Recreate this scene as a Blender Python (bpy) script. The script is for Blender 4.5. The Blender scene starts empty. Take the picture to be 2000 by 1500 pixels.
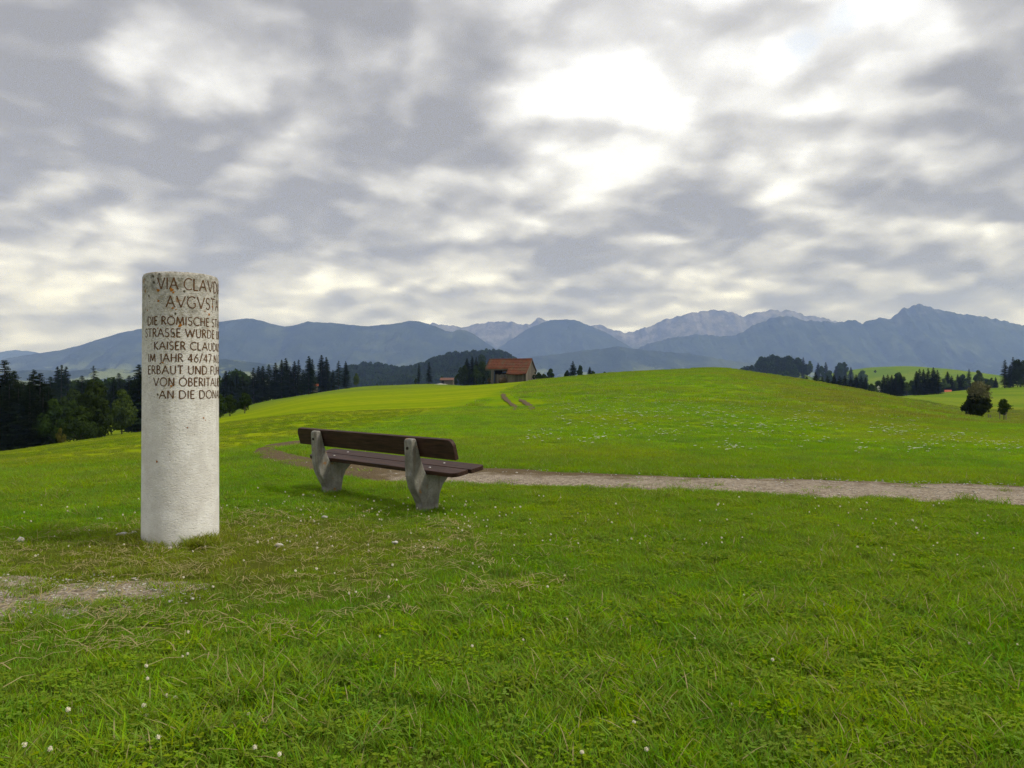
import bpy, bmesh, math, random
import numpy as np
from mathutils import Vector, Matrix
R = math.radians
scene = bpy.context.scene
F = 1556.0          # focal length in photograph pixels (28 mm on a 36 mm sensor)
HZ = 755.0          # eye level row in the photograph
EYE = 1.35

# ------------------------------------------------------------------ camera
cam_d = bpy.data.cameras.new('camera'); cam = bpy.data.objects.new('camera', cam_d)
scene.collection.objects.link(cam); scene.camera = cam
cam_d.sensor_width = 36.0; cam_d.lens = 28.0
cam_d.clip_start = 0.05; cam_d.clip_end = 80000
cam.location = (0, 0, EYE); cam.rotation_euler = (R(90.0) + math.atan(5.0 / F), 0, 0)

# ------------------------------------------------------------------ render / exposure
scene.render.engine = 'CYCLES'
scene.view_settings.view_transform = 'Standard'; scene.view_settings.look = 'None'
scene.view_settings.exposure = 0.6; scene.view_settings.gamma = 1.0
scene.view_settings.use_curve_mapping = False
cy = scene.cycles
cy.use_denoising = True; cy.denoiser = 'OPENIMAGEDENOISE'; cy.denoising_input_passes = 'RGB_ALBEDO_NORMAL'; cy.denoising_prefilter = 'NONE'
cy.max_bounces = 6; cy.diffuse_bounces = 3; cy.glossy_bounces = 2; cy.transmission_bounces = 4
cy.volume_bounces = 1; cy.transparent_max_bounces = 12
cy.sample_clamp_indirect = 4.0
cy.caustics_reflective = False; cy.caustics_refractive = False

# ------------------------------------------------------------------ node helpers
class NB:
    """small node-building helper"""
    def __init__(s, tree): s.t = tree; s.n = tree.nodes; s.l = tree.links
    def node(s, typ, **kw):
        nd = s.n.new(typ)
        for k, v in kw.items(): setattr(nd, k, v)
        return nd
    def put(s, sock, v):
        if v is None: return
        if isinstance(v, bpy.types.NodeSocket): s.l.new(v, sock)
        else:
            if sock.type == 'RGBA' and len(v) == 3: v = (*v, 1.0)
            sock.default_value = v
    def math(s, op, a, b=None, c=None, clamp=False):
        nd = s.node('ShaderNodeMath', operation=op, use_clamp=clamp)
        s.put(nd.inputs[0], a)
        if b is not None: s.put(nd.inputs[1], b)
        if c is not None: s.put(nd.inputs[2], c)
        return nd.outputs[0]
    def vmath(s, op, a, b=None, scale=None):
        nd = s.node('ShaderNodeVectorMath', operation=op)
        s.put(nd.inputs[0], a)
        if b is not None: s.put(nd.inputs[1], b)
        if scale is not None: s.put(nd.inputs['Scale'], scale)
        return nd.outputs['Value'] if op in ('DOT_PRODUCT', 'LENGTH', 'DISTANCE') else nd.outputs[0]
    def sep(s, v):
        nd = s.node('ShaderNodeSeparateXYZ'); s.put(nd.inputs[0], v); return nd.outputs
    def comb(s, x, y, z):
        nd = s.node('ShaderNodeCombineXYZ')
        for i, v in enumerate((x, y, z)): s.put(nd.inputs[i], v)
        return nd.outputs[0]
    dims = '3D'
    def noise(s, vec, scale, detail=4, rough=0.5, dist=0.0, color=False):
        nd = s.node('ShaderNodeTexNoise', noise_dimensions=s.dims); s.put(nd.inputs['Vector'], vec)
        s.put(nd.inputs['Scale'], scale); s.put(nd.inputs['Detail'], detail)
        s.put(nd.inputs['Roughness'], rough); s.put(nd.inputs['Distortion'], dist)
        return nd.outputs['Color' if color else 'Fac']
    def vor(s, vec, scale, feature='F1', out='Distance', rnd=1.0):
        nd = s.node('ShaderNodeTexVoronoi', feature=feature); s.put(nd.inputs['Vector'], vec)
        s.put(nd.inputs['Scale'], scale); s.put(nd.inputs['Randomness'], rnd)
        return nd.outputs[out]
    def ramp(s, fac, stops, interp='LINEAR'):
        nd = s.node('ShaderNodeValToRGB'); s.put(nd.inputs[0], fac)
        cr = nd.color_ramp; cr.interpolation = interp
        while len(cr.elements) < len(stops): cr.elements.new(0.5)
        for e, (p, c) in zip(cr.elements, stops):
            e.position = p; e.color = (*c, 1) if len(c) == 3 else c
        return nd.outputs[0]
    def smooth(s, v, a, b):
        nd = s.node('ShaderNodeMapRange', interpolation_type='SMOOTHSTEP')
        s.put(nd.inputs[0], v); s.put(nd.inputs[1], a); s.put(nd.inputs[2], b)
        return nd.outputs[0]
    def mix(s, fac, a, b, blend='MIX'):
        nd = s.node('ShaderNodeMix', data_type='RGBA', blend_type=blend)
        s.put(nd.inputs[0], fac); s.put(nd.inputs[6], a); s.put(nd.inputs[7], b)
        return nd.outputs[2]
    def attr(s, name, out='Fac', typ='GEOMETRY'):
        nd = s.node('ShaderNodeAttribute', attribute_name=name, attribute_type=typ); return nd.outputs[out]
    def pos(s): return s.node('ShaderNodeNewGeometry').outputs['Position']
    def obj(s): return s.node('ShaderNodeTexCoord').outputs['Object']

def px_dir(x, y):
    v = Vector(((x - 1000) / F, 1.0, (HZ - y) / F)); v.normalize(); return v

# ------------------------------------------------------------------ sun and sky
SUN_AZ, SUN_EL = R(98), R(54)       # high on the right, veiled by thin cloud
sun_vec = Vector((math.sin(SUN_AZ) * math.cos(SUN_EL), math.cos(SUN_AZ) * math.cos(SUN_EL), math.sin(SUN_EL)))
sd = bpy.data.lights.new('sun', 'SUN'); sd.energy = 2.0; sd.angle = R(12); sd.color = (1.0, 0.95, 0.87)
sun = bpy.data.objects.new('sun', sd); scene.collection.objects.link(sun)
sun.rotation_euler = (-sun_vec).to_track_quat('-Z', 'Y').to_euler(); sun.location = (0, 0, 300)

world = bpy.data.worlds.new('World'); scene.world = world; world.use_nodes = True
world.cycles.sampling_method = 'MANUAL'; world.cycles.sample_map_resolution = 512
def build_sky():
    b = NB(world.node_tree); b.n.clear(); b.dims = '2D'
    out = b.node('ShaderNodeOutputWorld'); bg = b.node('ShaderNodeBackground')
    bg.inputs['Strength'].default_value = 0.1
    b.l.new(bg.outputs[0], out.inputs[0])
    sky = b.node('ShaderNodeTexSky', sky_type='NISHITA'); sky.sun_disc = False
    sky.sun_elevation = SUN_EL; sky.sun_rotation = SUN_AZ
    d = b.vmath('NORMALIZE', b.node('ShaderNodeTexCoord').outputs['Generated'])
    x, y, z = b.sep(d)
    zm = b.math('MAXIMUM', z, 0.0)
    zz = b.math('ADD', zm, 0.42); p = b.comb(b.math('DIVIDE', x, zz), b.math('DIVIDE', y, zz), 0.0)
    zf = b.math('ADD', zm, 0.27); q = b.comb(b.math('DIVIDE', x, zf), b.math('DIVIDE', y, zf), 0.0)
    wv = b.vmath('SCALE', b.vmath('SUBTRACT', b.noise(q, 3.2, 4, 0.55, color=True), (0.5, 0.5, 0.5)), scale=0.20)
    n0 = b.noise(p, 3.4, 6, 0.5)                                   # broad sheets
    big = b.noise(b.vmath('ADD', p, (3.7, 1.1, 0)), 2.0, 2, 0.5)
    wisp = b.noise(q, 9.0, 5, 0.55)
    def lumps(off):                                                # rounded heaps
        nd = b.node('ShaderNodeTexVoronoi', voronoi_dimensions='2D', feature='SMOOTH_F1')
        b.put(nd.inputs['Vector'], b.vmath('ADD', b.vmath('ADD', q, wv), off)); b.put(nd.inputs['Scale'], 2.7); b.put(nd.inputs['Detail'], 2.0)
        b.put(nd.inputs['Roughness'], 0.5); b.put(nd.inputs['Smoothness'], 0.9); return nd.outputs['Distance']
    puff = lumps((0.0, 0.0, 0.0)); relief = b.math('MULTIPLY', b.math('SUBTRACT', lumps((0.02, 0.07, 0.0)), puff), 0.9)
    # thick and thin places of the cloud sheet: (px x, px y, sharpness, amount)
    acc = None
    for (bx, by, ang, am) in SKY_BLOBS:
        k = 1.0 / (1 - math.cos(R(ang)))
        dt = b.vmath('DOT_PRODUCT', d, tuple(px_dir(bx, by)))
        e = b.math('MULTIPLY', b.math('POWER', math.e, b.math('MULTIPLY', b.math('SUBTRACT', dt, 1.0), k)), am)
        acc = e if acc is None else b.math('ADD', acc, e)
    sg = b.vmath('DOT_PRODUCT', d, tuple(sun_vec))
    glow = b.math('MULTIPLY', b.math('POWER', b.math('MAXIMUM', sg, 0.0), 7.0), 0.25)
    f = b.math('ADD', b.math('MULTIPLY', b.math('SUBTRACT', 0.5, n0), 1.7), b.math('MULTIPLY', acc, 1.25))
    f = b.math('ADD', f, b.math('MULTIPLY', b.math('SUBTRACT', 0.5, big), 0.5))
    v = b.math('ADD', 0.15, b.math('MULTIPLY', b.smooth(f, -0.45, 0.5), 0.44))
    v = b.math('ADD', v, b.math('MULTIPLY', f, 0.14))
    v = b.math('ADD', v, relief)
    v = b.math('ADD', v, b.math('MULTIPLY', b.math('SUBTRACT', wisp, 0.5), 0.15))
    v = b.math('ADD', v, b.math('MULTIPLY', b.math('SUBTRACT', puff, 0.62), -0.30))
    v = b.math('ADD', v, glow)
    # flatter and warmer towards the horizon
    low = b.smooth(z, 0.15, 0.0)
    v = b.math('ADD', b.math('MULTIPLY', v, b.math('SUBTRACT', 1.0, b.math('MULTIPLY', low, 0.55))), b.math('MULTIPLY', low, 0.255))
    col = b.ramp(v, [(0.0, (0.205, 0.204, 0.214)), (0.25, (0.322, 0.322, 0.338)), (0.5, (0.488, 0.49, 0.512)),
                     (0.75, (0.70, 0.715, 0.765)), (1.0, (0.93, 0.955, 1.0))], 'B_SPLINE')
    col = b.vmath('SCALE', col, scale=10.8)
    hs = b.mix(b.math('MULTIPLY', low, 0.8), (1.0, 0.995, 0.995), (0.972, 0.985, 1.05))
    col = b.mix(1.0, col, hs, 'MULTIPLY')
    # thin gaps of blue
    gp = None
    for (bx, by, ang, am) in SKY_GAPS:
        k = 1.0 / (1 - math.cos(R(ang)))
        e = b.math('MULTIPLY', b.math('POWER', math.e, b.math('MULTIPLY', b.math('SUBTRACT', b.vmath('DOT_PRODUCT', d, tuple(px_dir(bx, by))), 1.0), k)), am)
        gp = e if gp is None else b.math('MAXIMUM', gp, e)
    gap = b.smooth(b.math('ADD', gp, b.math('MULTIPLY', b.math('SUBTRACT', wisp, n0), 1.3)), 0.45, 1.15)
    blue = b.mix(0.6, sky.outputs[0], (7.0, 7.4, 8.6))
    col = b.mix(b.math('MULTIPLY', gap, 0.55), col, blue)
    b.l.new(col, bg.inputs['Color'])
SKY_BLOBS = [
    (1180, 190, 7, 0.28), (1330, 60, 8, 0.32), (1540, 170, 5, 0.20), (1000, 300, 4, 0.16), (1160, 330, 3, 0.22),
    (1390, 400, 3.4, -0.42), (1410, 270, 3.5, -0.20), (1400, 130, 2.2, -0.16), (1700, 525, 3.2, -0.24), (1850, 540, 3.2, -0.24), (1900, 230, 5, -0.10),
    (680, 410, 5, -0.30), (450, 380, 4.5, -0.22), (250, 300, 4.5, -0.22), (60, 150, 6, -0.30), (380, 150, 5, -0.10), (950, 10, 3.5, -0.26),
    (560, 190, 3.5, 0.06), (120, 460, 3.5, 0.07), (1050, 420, 3, -0.24), (1720, 100, 4, 0.16), (150, 250, 2.5, 0.08), (900, 480, 3, 0.08),
]
SKY_GAPS = [(1570, 80, 1.3, 0.95), (1650, 20, 1.6, 0.95), (1165, 185, 1.1, 0.7)]
build_sky()

# ------------------------------------------------------------------ object helpers
COL = scene.collection
def tag(o, label=None, cat=None, group=None, kind=None):
    if label: o['label'] = label
    if cat: o['category'] = cat
    if group: o['group'] = group
    if kind: o['kind'] = kind
    return o
def link(o, parent=None):
    COL.objects.link(o)
    if parent is not None: o.parent = parent
    return o
def empty(name, loc=(0, 0, 0), rz=0.0):
    o = bpy.data.objects.new(name, None); o.empty_display_size = 0.2
    o.location = loc; o.rotation_euler = (0, 0, rz); return link(o)
def mesh_np(name, verts, faces=None, tris=None, mat=None, smooth=False):
    """verts (n,3); faces: list of tuples or (m,k) array"""
    me = bpy.data.meshes.new(name)
    verts = np.asarray(verts, dtype=np.float32)
    faces = faces if faces is not None else tris
    fa = faces if isinstance(faces, np.ndarray) or len({len(q) for q in faces}) > 1 else np.asarray(faces)
    if isinstance(fa, np.ndarray):
        m, k = fa.shape
        me.vertices.add(len(verts)); me.vertices.foreach_set('co', verts.ravel())
        me.loops.add(m * k); me.loops.foreach_set('vertex_index', fa.astype(np.int32).ravel())
        me.polygons.add(m)
        me.polygons.foreach_set('loop_start', np.arange(0, m * k, k, dtype=np.int32))
        me.polygons.foreach_set('loop_total', np.full(m, k, dtype=np.int32))
        me.update(calc_edges=True); me.validate()
    else:
        me.from_pydata([tuple(v) for v in verts], [], [tuple(f) for f in faces]); me.update()
    if smooth: me.polygons.foreach_set('use_smooth', np.ones(len(me.polygons), dtype=bool))
    if mat: me.materials.append(mat)
    return me
def bm_mesh(name, bm, mat=None, smooth=False):
    me = bpy.data.meshes.new(name); bm.normal_update(); bm.to_mesh(me); bm.free()
    if mat: me.materials.append(mat)
    if smooth: me.polygons.foreach_set('use_smooth', np.ones(len(me.polygons), dtype=bool))
    return me
def obj(name, me, parent=None, loc=(0, 0, 0), rot=(0, 0, 0)):
    o = bpy.data.objects.new(name, me); o.location = loc; o.rotation_euler = rot
    return link(o, parent)
def set_attr(me, name, data, domain='POINT', typ='FLOAT'):
    a = me.attributes.new(name, typ, domain)
    a.data.foreach_set('vector' if typ == 'FLOAT_VECTOR' else 'value', np.asarray(data).ravel())
def prism(pts, h0, h1, axis, bevel=0.0, seg=2):
    """extrude a 2-D polygon; axis 'x': pts=(y,z) along x; 'z': pts=(x,y) along z; 'y': pts=(x,z) along y"""
    bm = bmesh.new()
    def P(a, c, h): return {'x': (h, a, c), 'z': (a, c, h), 'y': (a, h, c)}[axis]
    lo = [bm.verts.new(P(a, c, h0)) for a, c in pts]; hi = [bm.verts.new(P(a, c, h1)) for a, c in pts]
    n = len(pts)
    bm.faces.new(lo[::-1]); bm.faces.new(hi)
    for i in range(n): bm.faces.new((lo[i], lo[(i + 1) % n], hi[(i + 1) % n], hi[i]))
    bmesh.ops.recalc_face_normals(bm, faces=bm.faces)
    if bevel > 0:
        es = [e for e in bm.edges if len(e.link_faces) == 2 and e.calc_face_angle(0) > R(25)]
        bmesh.ops.bevel(bm, geom=es, offset=bevel, segments=seg, affect='EDGES', profile=0.5, clamp_overlap=True)
    return bm
def box_bm(x0, x1, y0, y1, z0, z1, bevel=0.0, seg=1):
    return prism([(x0, y0), (x1, y0), (x1, y1), (x0, y1)], z0, z1, 'z', bevel, seg)
def new_mat(name):
    m = bpy.data.materials.new(name); m.use_nodes = True; b = NB(m.node_tree); b.n.clear()
    out = b.node('ShaderNodeOutputMaterial'); return m, b, out
def principled(b, out, color, rough=0.8, spec=0.3, normal=None):
    p = b.node('ShaderNodeBsdfPrincipled'); b.put(p.inputs['Base Color'], color); b.put(p.inputs['Roughness'], rough)
    p.inputs['Specular IOR Level'].default_value = spec
    if normal is not None: b.l.new(normal, p.inputs['Normal'])
    b.l.new(p.outputs[0], out.inputs[0]); return p
def bump(b, height, strength=0.4, dist=0.01):
    nd = b.node('ShaderNodeBump'); nd.inputs['Strength'].default_value = strength; nd.inputs['Distance'].default_value = dist
    b.put(nd.inputs['Height'], height); return nd.outputs[0]

# value noise in numpy (for terrain and masks)
_rs = np.random.RandomState(7); _perm = _rs.rand(256, 256)
def vnoise(x, y, s=1.0, o=0):
    x = np.asarray(x, float) / s + 17.3 * o; y = np.asarray(y, float) / s + 9.1 * o
    xi = np.floor(x).astype(int); yi = np.floor(y).astype(int); fx = x - xi; fy = y - yi
    fx = fx * fx * (3 - 2 * fx); fy = fy * fy * (3 - 2 * fy)
    g = lambda i, j: _perm[(xi + i) % 256, (yi + j) % 256]
    return (g(0, 0) * (1 - fx) + g(1, 0) * fx) * (1 - fy) + (g(0, 1) * (1 - fx) + g(1, 1) * fx) * fy
def fbm(x, y, s, n=4, o=0):
    t = 0; a = 1; w = 0
    for i in range(n): t = t + a * vnoise(x, y, s / 2 ** i, o + i); w += a; a *= 0.5
    return t / w
# ------------------------------------------------------------------ terrain
# profiles of the land along bearings (photograph column): (distance ahead m, height m)
PROF = {
    0:    [(9, 0), (14, -.2), (20, -.5), (30, -1.2), (40, -1.92), (50, -3.2), (70, -6), (110, -10), (200, -13), (500, -14)],
    190:  [(9, 0), (14, -.12), (20, -.3), (30, -.75), (40, -1.25), (50, -1.87), (70, -3.8), (110, -6.6), (150, -7.3), (200, -7.9), (260, -10), (500, -13)],
    275:  [(9, 0), (14, -.08), (20, -.2), (30, -.6), (45, -1.2), (60, -1.97), (80, -3.3), (110, -5.6), (150, -7.0), (200, -7.9), (260, -10), (500, -13)],
    431:  [(9, 0), (14, -.04), (20, -.1), (30, -.35), (50, -.85), (80, -1.85), (100, -2.6), (130, -4.2), (200, -7), (500, -12)],
    490:  [(12, 0), (20, -.06), (30, -.22), (50, -.6), (100, -1.9), (200, -3.4), (300, -4.9), (340, -6.2), (500, -10)],
    600:  [(16, 0), (25, -.05), (40, -.12), (70, -.3), (120, -.35), (220, -.95), (330, -1.7), (400, -3), (600, -8)],
    700:  [(16, 0), (40, -.1), (70, -.02), (120, .2), (220, .7), (330, 1.3), (420, 1.35), (500, 0), (700, -6)],
    850:  [(16, 0), (30, -.02), (60, .05), (100, .5), (160, 1.0), (250, 1.6), (350, 2.5), (450, 2.6), (600, 0), (800, -6)],
    1000: [(13, 0), (25, -.05), (50, .1), (80, .9), (110, 1.5), (145, 2.1), (180, 2.0), (250, 1), (400, 0), (700, -6)],
    1200: [(12, 0), (25, -.06), (50, .4), (80, 1.7), (110, 2.9), (140, 3.75), (180, 3.9), (250, 2), (400, -2), (700, -8)],
    1400: [(12, 0), (25, -.12), (50, .5), (80, 2.2), (110, 3.75), (140, 4.75), (170, 5.0), (250, 3), (400, -3), (700, -8)],
    1600: [(11, 0), (25, -.2), (50, 0), (80, .9), (105, 1.75), (125, 2.05), (150, 1.8), (200, -1), (300, -4), (700, -9)],
    1750: [(10, 0), (25, -.3), (50, -.5), (75, -.1), (95, .05), (110, 0), (140, -.6), (200, -1.2), (300, -2.5), (350, -3), (700, -9)],
    1900: [(10, 0), (25, -.35), (50, -.9), (70, -1.45), (88, -2.05), (110, -3.6), (140, -4.2), (170, -4.2), (250, -2.3), (350, .1), (420, .2), (600, -4)],
    2000: [(9, 0), (25, -.4), (40, -.7), (50, -1.0), (65, -1.8), (88, -3.0), (120, -4.6), (170, -4.5), (250, -2), (350, 1.6), (420, 1.6), (600, -3)],
}
FAR = [(1500, -16), (5000, -28), (11000, -40)]
NR = 420
LR = np.linspace(math.log(0.4), math.log(11000), NR)
def _table():
    xs = sorted(PROF); ang = []; rows = []
    for xp in xs:
        a = math.atan((xp - 1000) / F); c = math.cos(a)
        pts = [(0.4, 0.0)] + [(Y / c, z) for Y, z in PROF[xp]] + FAR
        r = np.log([q[0] for q in pts]); z = np.array([q[1] for q in pts])
        ang.append(a); rows.append(np.interp(LR, r, z))
    back = np.interp(LR, np.log([0.4, 12, 60, 200, 1500, 11000]), [0, 0, -.4, -2, -16, -40])
    ang = [-math.pi, -2.0] + [-0.75] + ang + [0.75] + [2.0, math.pi]
    rows = [back, back] + [rows[0]] + rows + [rows[-1]] + [back, back]
    A = np.linspace(-math.pi, math.pi, 2881); rows = np.array(rows)
    T = np.stack([np.interp(A, ang, rows[:, j]) for j in range(NR)], 1)
    k = np.exp(-0.5 * (np.arange(-16, 17) / 6.5) ** 2); k /= k.sum()
    T = np.apply_along_axis(lambda v: np.convolve(np.pad(v, 16, mode='wrap'), k, 'valid'), 0, T)
    k2 = np.exp(-0.5 * (np.arange(-8, 9) / 2.2) ** 2); k2 /= k2.sum()
    T = np.apply_along_axis(lambda v: np.convolve(np.pad(v, 8, mode='edge'), k2, 'valid'), 1, T)
    return A, T
TA, TT = _table()
# far hills in the same sheet: (px x, distance, px y of its top, half width px, half depth m)
BUMPS = [(1735, 1250, 718, 175, 330), (1525, 1150, 738, 60, 130), (1440, 1150, 746, 80, 150), (1960, 1500, 733, 160, 330),
         (890, 1550, 708, 95, 260), (720, 1600, 724, 80, 260), (990, 1650, 722, 60, 230)]
def ground_z(X, Y):
    X = np.asarray(X, float); Y = np.asarray(Y, float)
    a = np.arctan2(X, Y); r = np.maximum(np.hypot(X, Y), 0.41)
    fa = (a + math.pi) / (2 * math.pi) * (len(TA) - 1); ia = np.clip(fa.astype(int), 0, len(TA) - 2); fa = fa - ia
    fr = (np.log(r) - LR[0]) / (LR[1] - LR[0]); ir = np.clip(fr.astype(int), 0, NR - 2); fr = np.clip(fr - ir, 0, 1)
    z = (TT[ia, ir] * (1 - fa) + TT[ia + 1, ir] * fa) * (1 - fr) + (TT[ia, ir + 1] * (1 - fa) + TT[ia + 1, ir + 1] * fa) * fr
    for (bx, D, py, sx, sy) in BUMPS:
        cx = (bx - 1000) / F * D; amp = EYE + (HZ - py) / F * D + 15.5
        z = z + amp * np.exp(-((X - cx) / (sx / F * D)) ** 2 - ((Y - D) / sy) ** 2)
    near = np.clip((r - 3) / 12, 0, 1); far = np.clip((r - 25) / 60, 0, 1) * np.clip((900 - r) / 500, 0, 1)
    z = z + near * (vnoise(X, Y, 3.1, 1) - .5) * 0.05 + far * (fbm(X, Y, 22, 2, 3) - .5) * 0.5
    z = z + np.clip((r - 500) / 1500, 0, 1) * (fbm(X, Y, 420, 3, 5) - .5) * 14
    return z
def gz(x, y): return float(ground_z(x, y))
def px_ground(px, py, h=0.0, ymax=900):
    """point on the land (raised by h) seen at a photograph pixel"""
    Ys = np.exp(np.linspace(math.log(1.2), math.log(ymax), 2500)); Xs = (px - 1000) / F * Ys
    zr = EYE + (HZ - py) / F * Ys; d = zr - (ground_z(Xs, Ys) + h)
    i = np.argmax(d <= 0)
    if d[i] > 0: return None
    if i == 0: i = 1
    t = d[i - 1] / (d[i - 1] - d[i]); Y = Ys[i - 1] + t * (Ys[i] - Ys[i - 1])
    return np.array([(px - 1000) / F * Y, Y, EYE + (HZ - py) / F * Y - h])

# ------------------------------------------------------------------ ground colours (shared by soil sheet and blades)
def grass_group():
    g = bpy.data.node_groups.new('meadow_colour', 'ShaderNodeTree')
    g.interface.new_socket('Color', in_out='OUTPUT', socket_type='NodeSocketColor')
    g.interface.new_socket('Mown', in_out='OUTPUT', socket_type='NodeSocketFloat')
    b = NB(g); o = b.node('NodeGroupOutput'); P = b.pos(); x, y, z = b.sep(P)
    n1 = b.noise(P, 0.09, 4, 0.55); n2 = b.noise(P, 0.9, 4, 0.6); n3 = b.noise(P, 0.02, 3, 0.5)
    green = b.mix(b.smooth(n2, 0.3, 0.7), (0.125, 0.250, 0.006), (0.200, 0.310, 0.007))
    green = b.mix(b.smooth(n1, 0.4, 0.7), green, (0.225, 0.285, 0.008))
    drift = b.noise(b.vmath('MULTIPLY', P, (0.05, 0.13, 0.1)), 1.0, 4, 0.55); green = b.mix(b.math('MULTIPLY', b.smooth(drift, 0.45, 0.7), 0.55), green, (0.110, 0.200, 0.012))
    # mown hay field on the left: yellower, with swaths
    edge = b.math('ADD', -5.6, b.math('MULTIPLY', b.math('SUBTRACT', y, 15.0), 0.075))
    mown = b.smooth(b.math('SUBTRACT', b.math('ADD', x, b.math('MULTIPLY', n1, 1.2)), edge), 0.5, -1.2)
    mown = b.math('MULTIPLY', mown, b.smooth(b.math('ADD', y, b.math('MULTIPLY', n2, 5.0)), 16.0, 21.0))
    s = b.math('ADD', b.math('MULTIPLY', y, 0.80), b.math('MULTIPLY', x, -0.55))
    s = b.math('ADD', s, b.math('MULTIPLY', b.noise(P, 0.035, 2), 12.0))
    st = b.math('SINE', b.math('MULTIPLY', s, 1.15)); st2 = b.math('SINE', b.math('MULTIPLY', s, 0.31))
    sv = b.math('ADD', b.math('ADD', b.math('MULTIPLY', st, 0.22), b.math('MULTIPLY', st2, 0.2)), n2)
    hay = b.mix(b.smooth(sv, 0.1, 0.95), (0.140, 0.210, 0.005), (0.230, 0.270, 0.008))
    col = b.mix(mown, green, hay)
    col = b.mix(b.math('MULTIPLY', b.smooth(y, 13.0, 26.0), b.math('SUBTRACT', 1.0, mown)), col, b.mix(1.0, col, (1.15, 1.12, 1.0), 'MULTIPLY'))
    # far meadows a little cooler
    farm = b.smooth(y, 80.0, 220.0)
    col = b.mix(b.math('MULTIPLY', farm, 0.8), col, b.mix(b.smooth(n3, .35, .65), (0.080, 0.135, 0.014), (0.140, 0.180, 0.020)))
    # ripe brownish haze of seed heads on the right of the hill
    br = b.math('MULTIPLY', b.smooth(b.math('SUBTRACT', x, b.math('MULTIPLY', y, 0.22)), -4.0, 16.0), b.smooth(y, 22.0, 50.0))
    br = b.math('MULTIPLY', br, b.smooth(y, 260.0, 140.0))
    col = b.mix(b.math('MULTIPLY', br, b.smooth(n1, 0.3, 0.7)), col, (0.200, 0.205, 0.022))
    # dry, worn turf round the pillar
    wx = b.math('DIVIDE', b.math('ADD', x, 2.4), 2.6); wy = b.math('DIVIDE', b.math('SUBTRACT', y, 6.6), 2.2)
    worn = b.smooth(b.math('ADD', b.math('ADD', b.math('MULTIPLY', wx, wx), b.math('MULTIPLY', wy, wy)), b.math('MULTIPLY', n2, 1.3)), 1.5, 0.5)
    col = b.mix(b.math('MULTIPLY', worn, 0.75), col, (0.220, 0.228, 0.020))
    b.l.new(col, o.inputs[0]); b.l.new(mown, o.inputs[1]); return g
GRASS = grass_group()
def grass_col(b):
    nd = b.node('ShaderNodeGroup'); nd.node_tree = GRASS; return nd.outputs[0]

def mat_ground():
    m, b, out = new_mat('meadow_ground'); P = b.pos(); x, y, z = b.sep(P)
    r = b.vmath('LENGTH', P)
    gn = b.node('ShaderNodeGroup'); gn.node_tree = GRASS; col = gn.outputs[0]
    fine = b.noise(P, 7.0, 5, 0.65); mid = b.noise(P, 1.6, 5, 0.6)
    col = b.mix(b.math('MULTIPLY', b.smooth(mid, 0.35, 0.75), 0.35), col, (0.050, 0.085, 0.010))
    # standing meadow: floor colour darkened to carry the shade among the blades
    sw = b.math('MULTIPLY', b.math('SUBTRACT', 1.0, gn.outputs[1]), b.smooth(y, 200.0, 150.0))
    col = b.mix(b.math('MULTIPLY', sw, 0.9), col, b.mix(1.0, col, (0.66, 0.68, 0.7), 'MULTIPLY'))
    # thatch and soil near by, coloured darker to deepen the shaded gaps between blades
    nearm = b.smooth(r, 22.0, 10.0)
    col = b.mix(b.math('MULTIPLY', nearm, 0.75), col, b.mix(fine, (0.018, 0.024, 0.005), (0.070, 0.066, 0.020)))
    # far land: woods and pastures of the valley
    farm = b.smooth(r, 700.0, 1600.0); nf = b.noise(P, 0.0045, 5, 0.6); nf2 = b.noise(P, 0.03, 4, 0.6)
    valley = b.mix(b.smooth(nf, 0.47, 0.53), (0.020, 0.036, 0.014), b.mix(nf2, (0.075, 0.12, 0.022), (0.12, 0.15, 0.035)))
    keep = b.smooth(x, 380.0, 520.0); keep = b.math('MULTIPLY', keep, b.smooth(r, 2600.0, 1900.0))
    col = b.mix(b.math('MULTIPLY', farm, b.math('SUBTRACT', 1.0, keep)), col, valley)
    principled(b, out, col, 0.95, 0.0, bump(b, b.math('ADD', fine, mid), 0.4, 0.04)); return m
M_GROUND = mat_ground()

def build_ground():
    a = np.concatenate([np.linspace(-math.pi, -0.72, 60, endpoint=False), np.linspace(-0.72, 0.72, 420, endpoint=False), np.linspace(0.72, math.pi, 60, endpoint=False)])
    r = np.exp(np.concatenate([np.linspace(math.log(0.06), math.log(3), 24, endpoint=False), np.linspace(math.log(3), math.log(900), 230, endpoint=False), np.linspace(math.log(900), math.log(10900), 64)]))
    na, nr = len(a), len(r)
    AA, RR = np.meshgrid(a, r); X = np.sin(AA) * RR; Y = np.cos(AA) * RR; Z = ground_z(X, Y)
    V = np.stack([X.ravel(), Y.ravel(), Z.ravel()], 1)
    i = np.arange(nr - 1)[:, None] * na; j = np.arange(na)[None, :]; j2 = (j + 1) % na
    Fq = np.stack([(i + j).ravel(), (i + na + j).ravel(), (i + na + j2).ravel(), (i + j2).ravel()], 1)[:, ::-1]
    me = mesh_np('ground', V, Fq, mat=M_GROUND, smooth=True)
    o = obj('ground', me); tag(o, 'rolling green meadow land reaching to the mountains', 'meadow', kind='structure')
build_ground()

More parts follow.
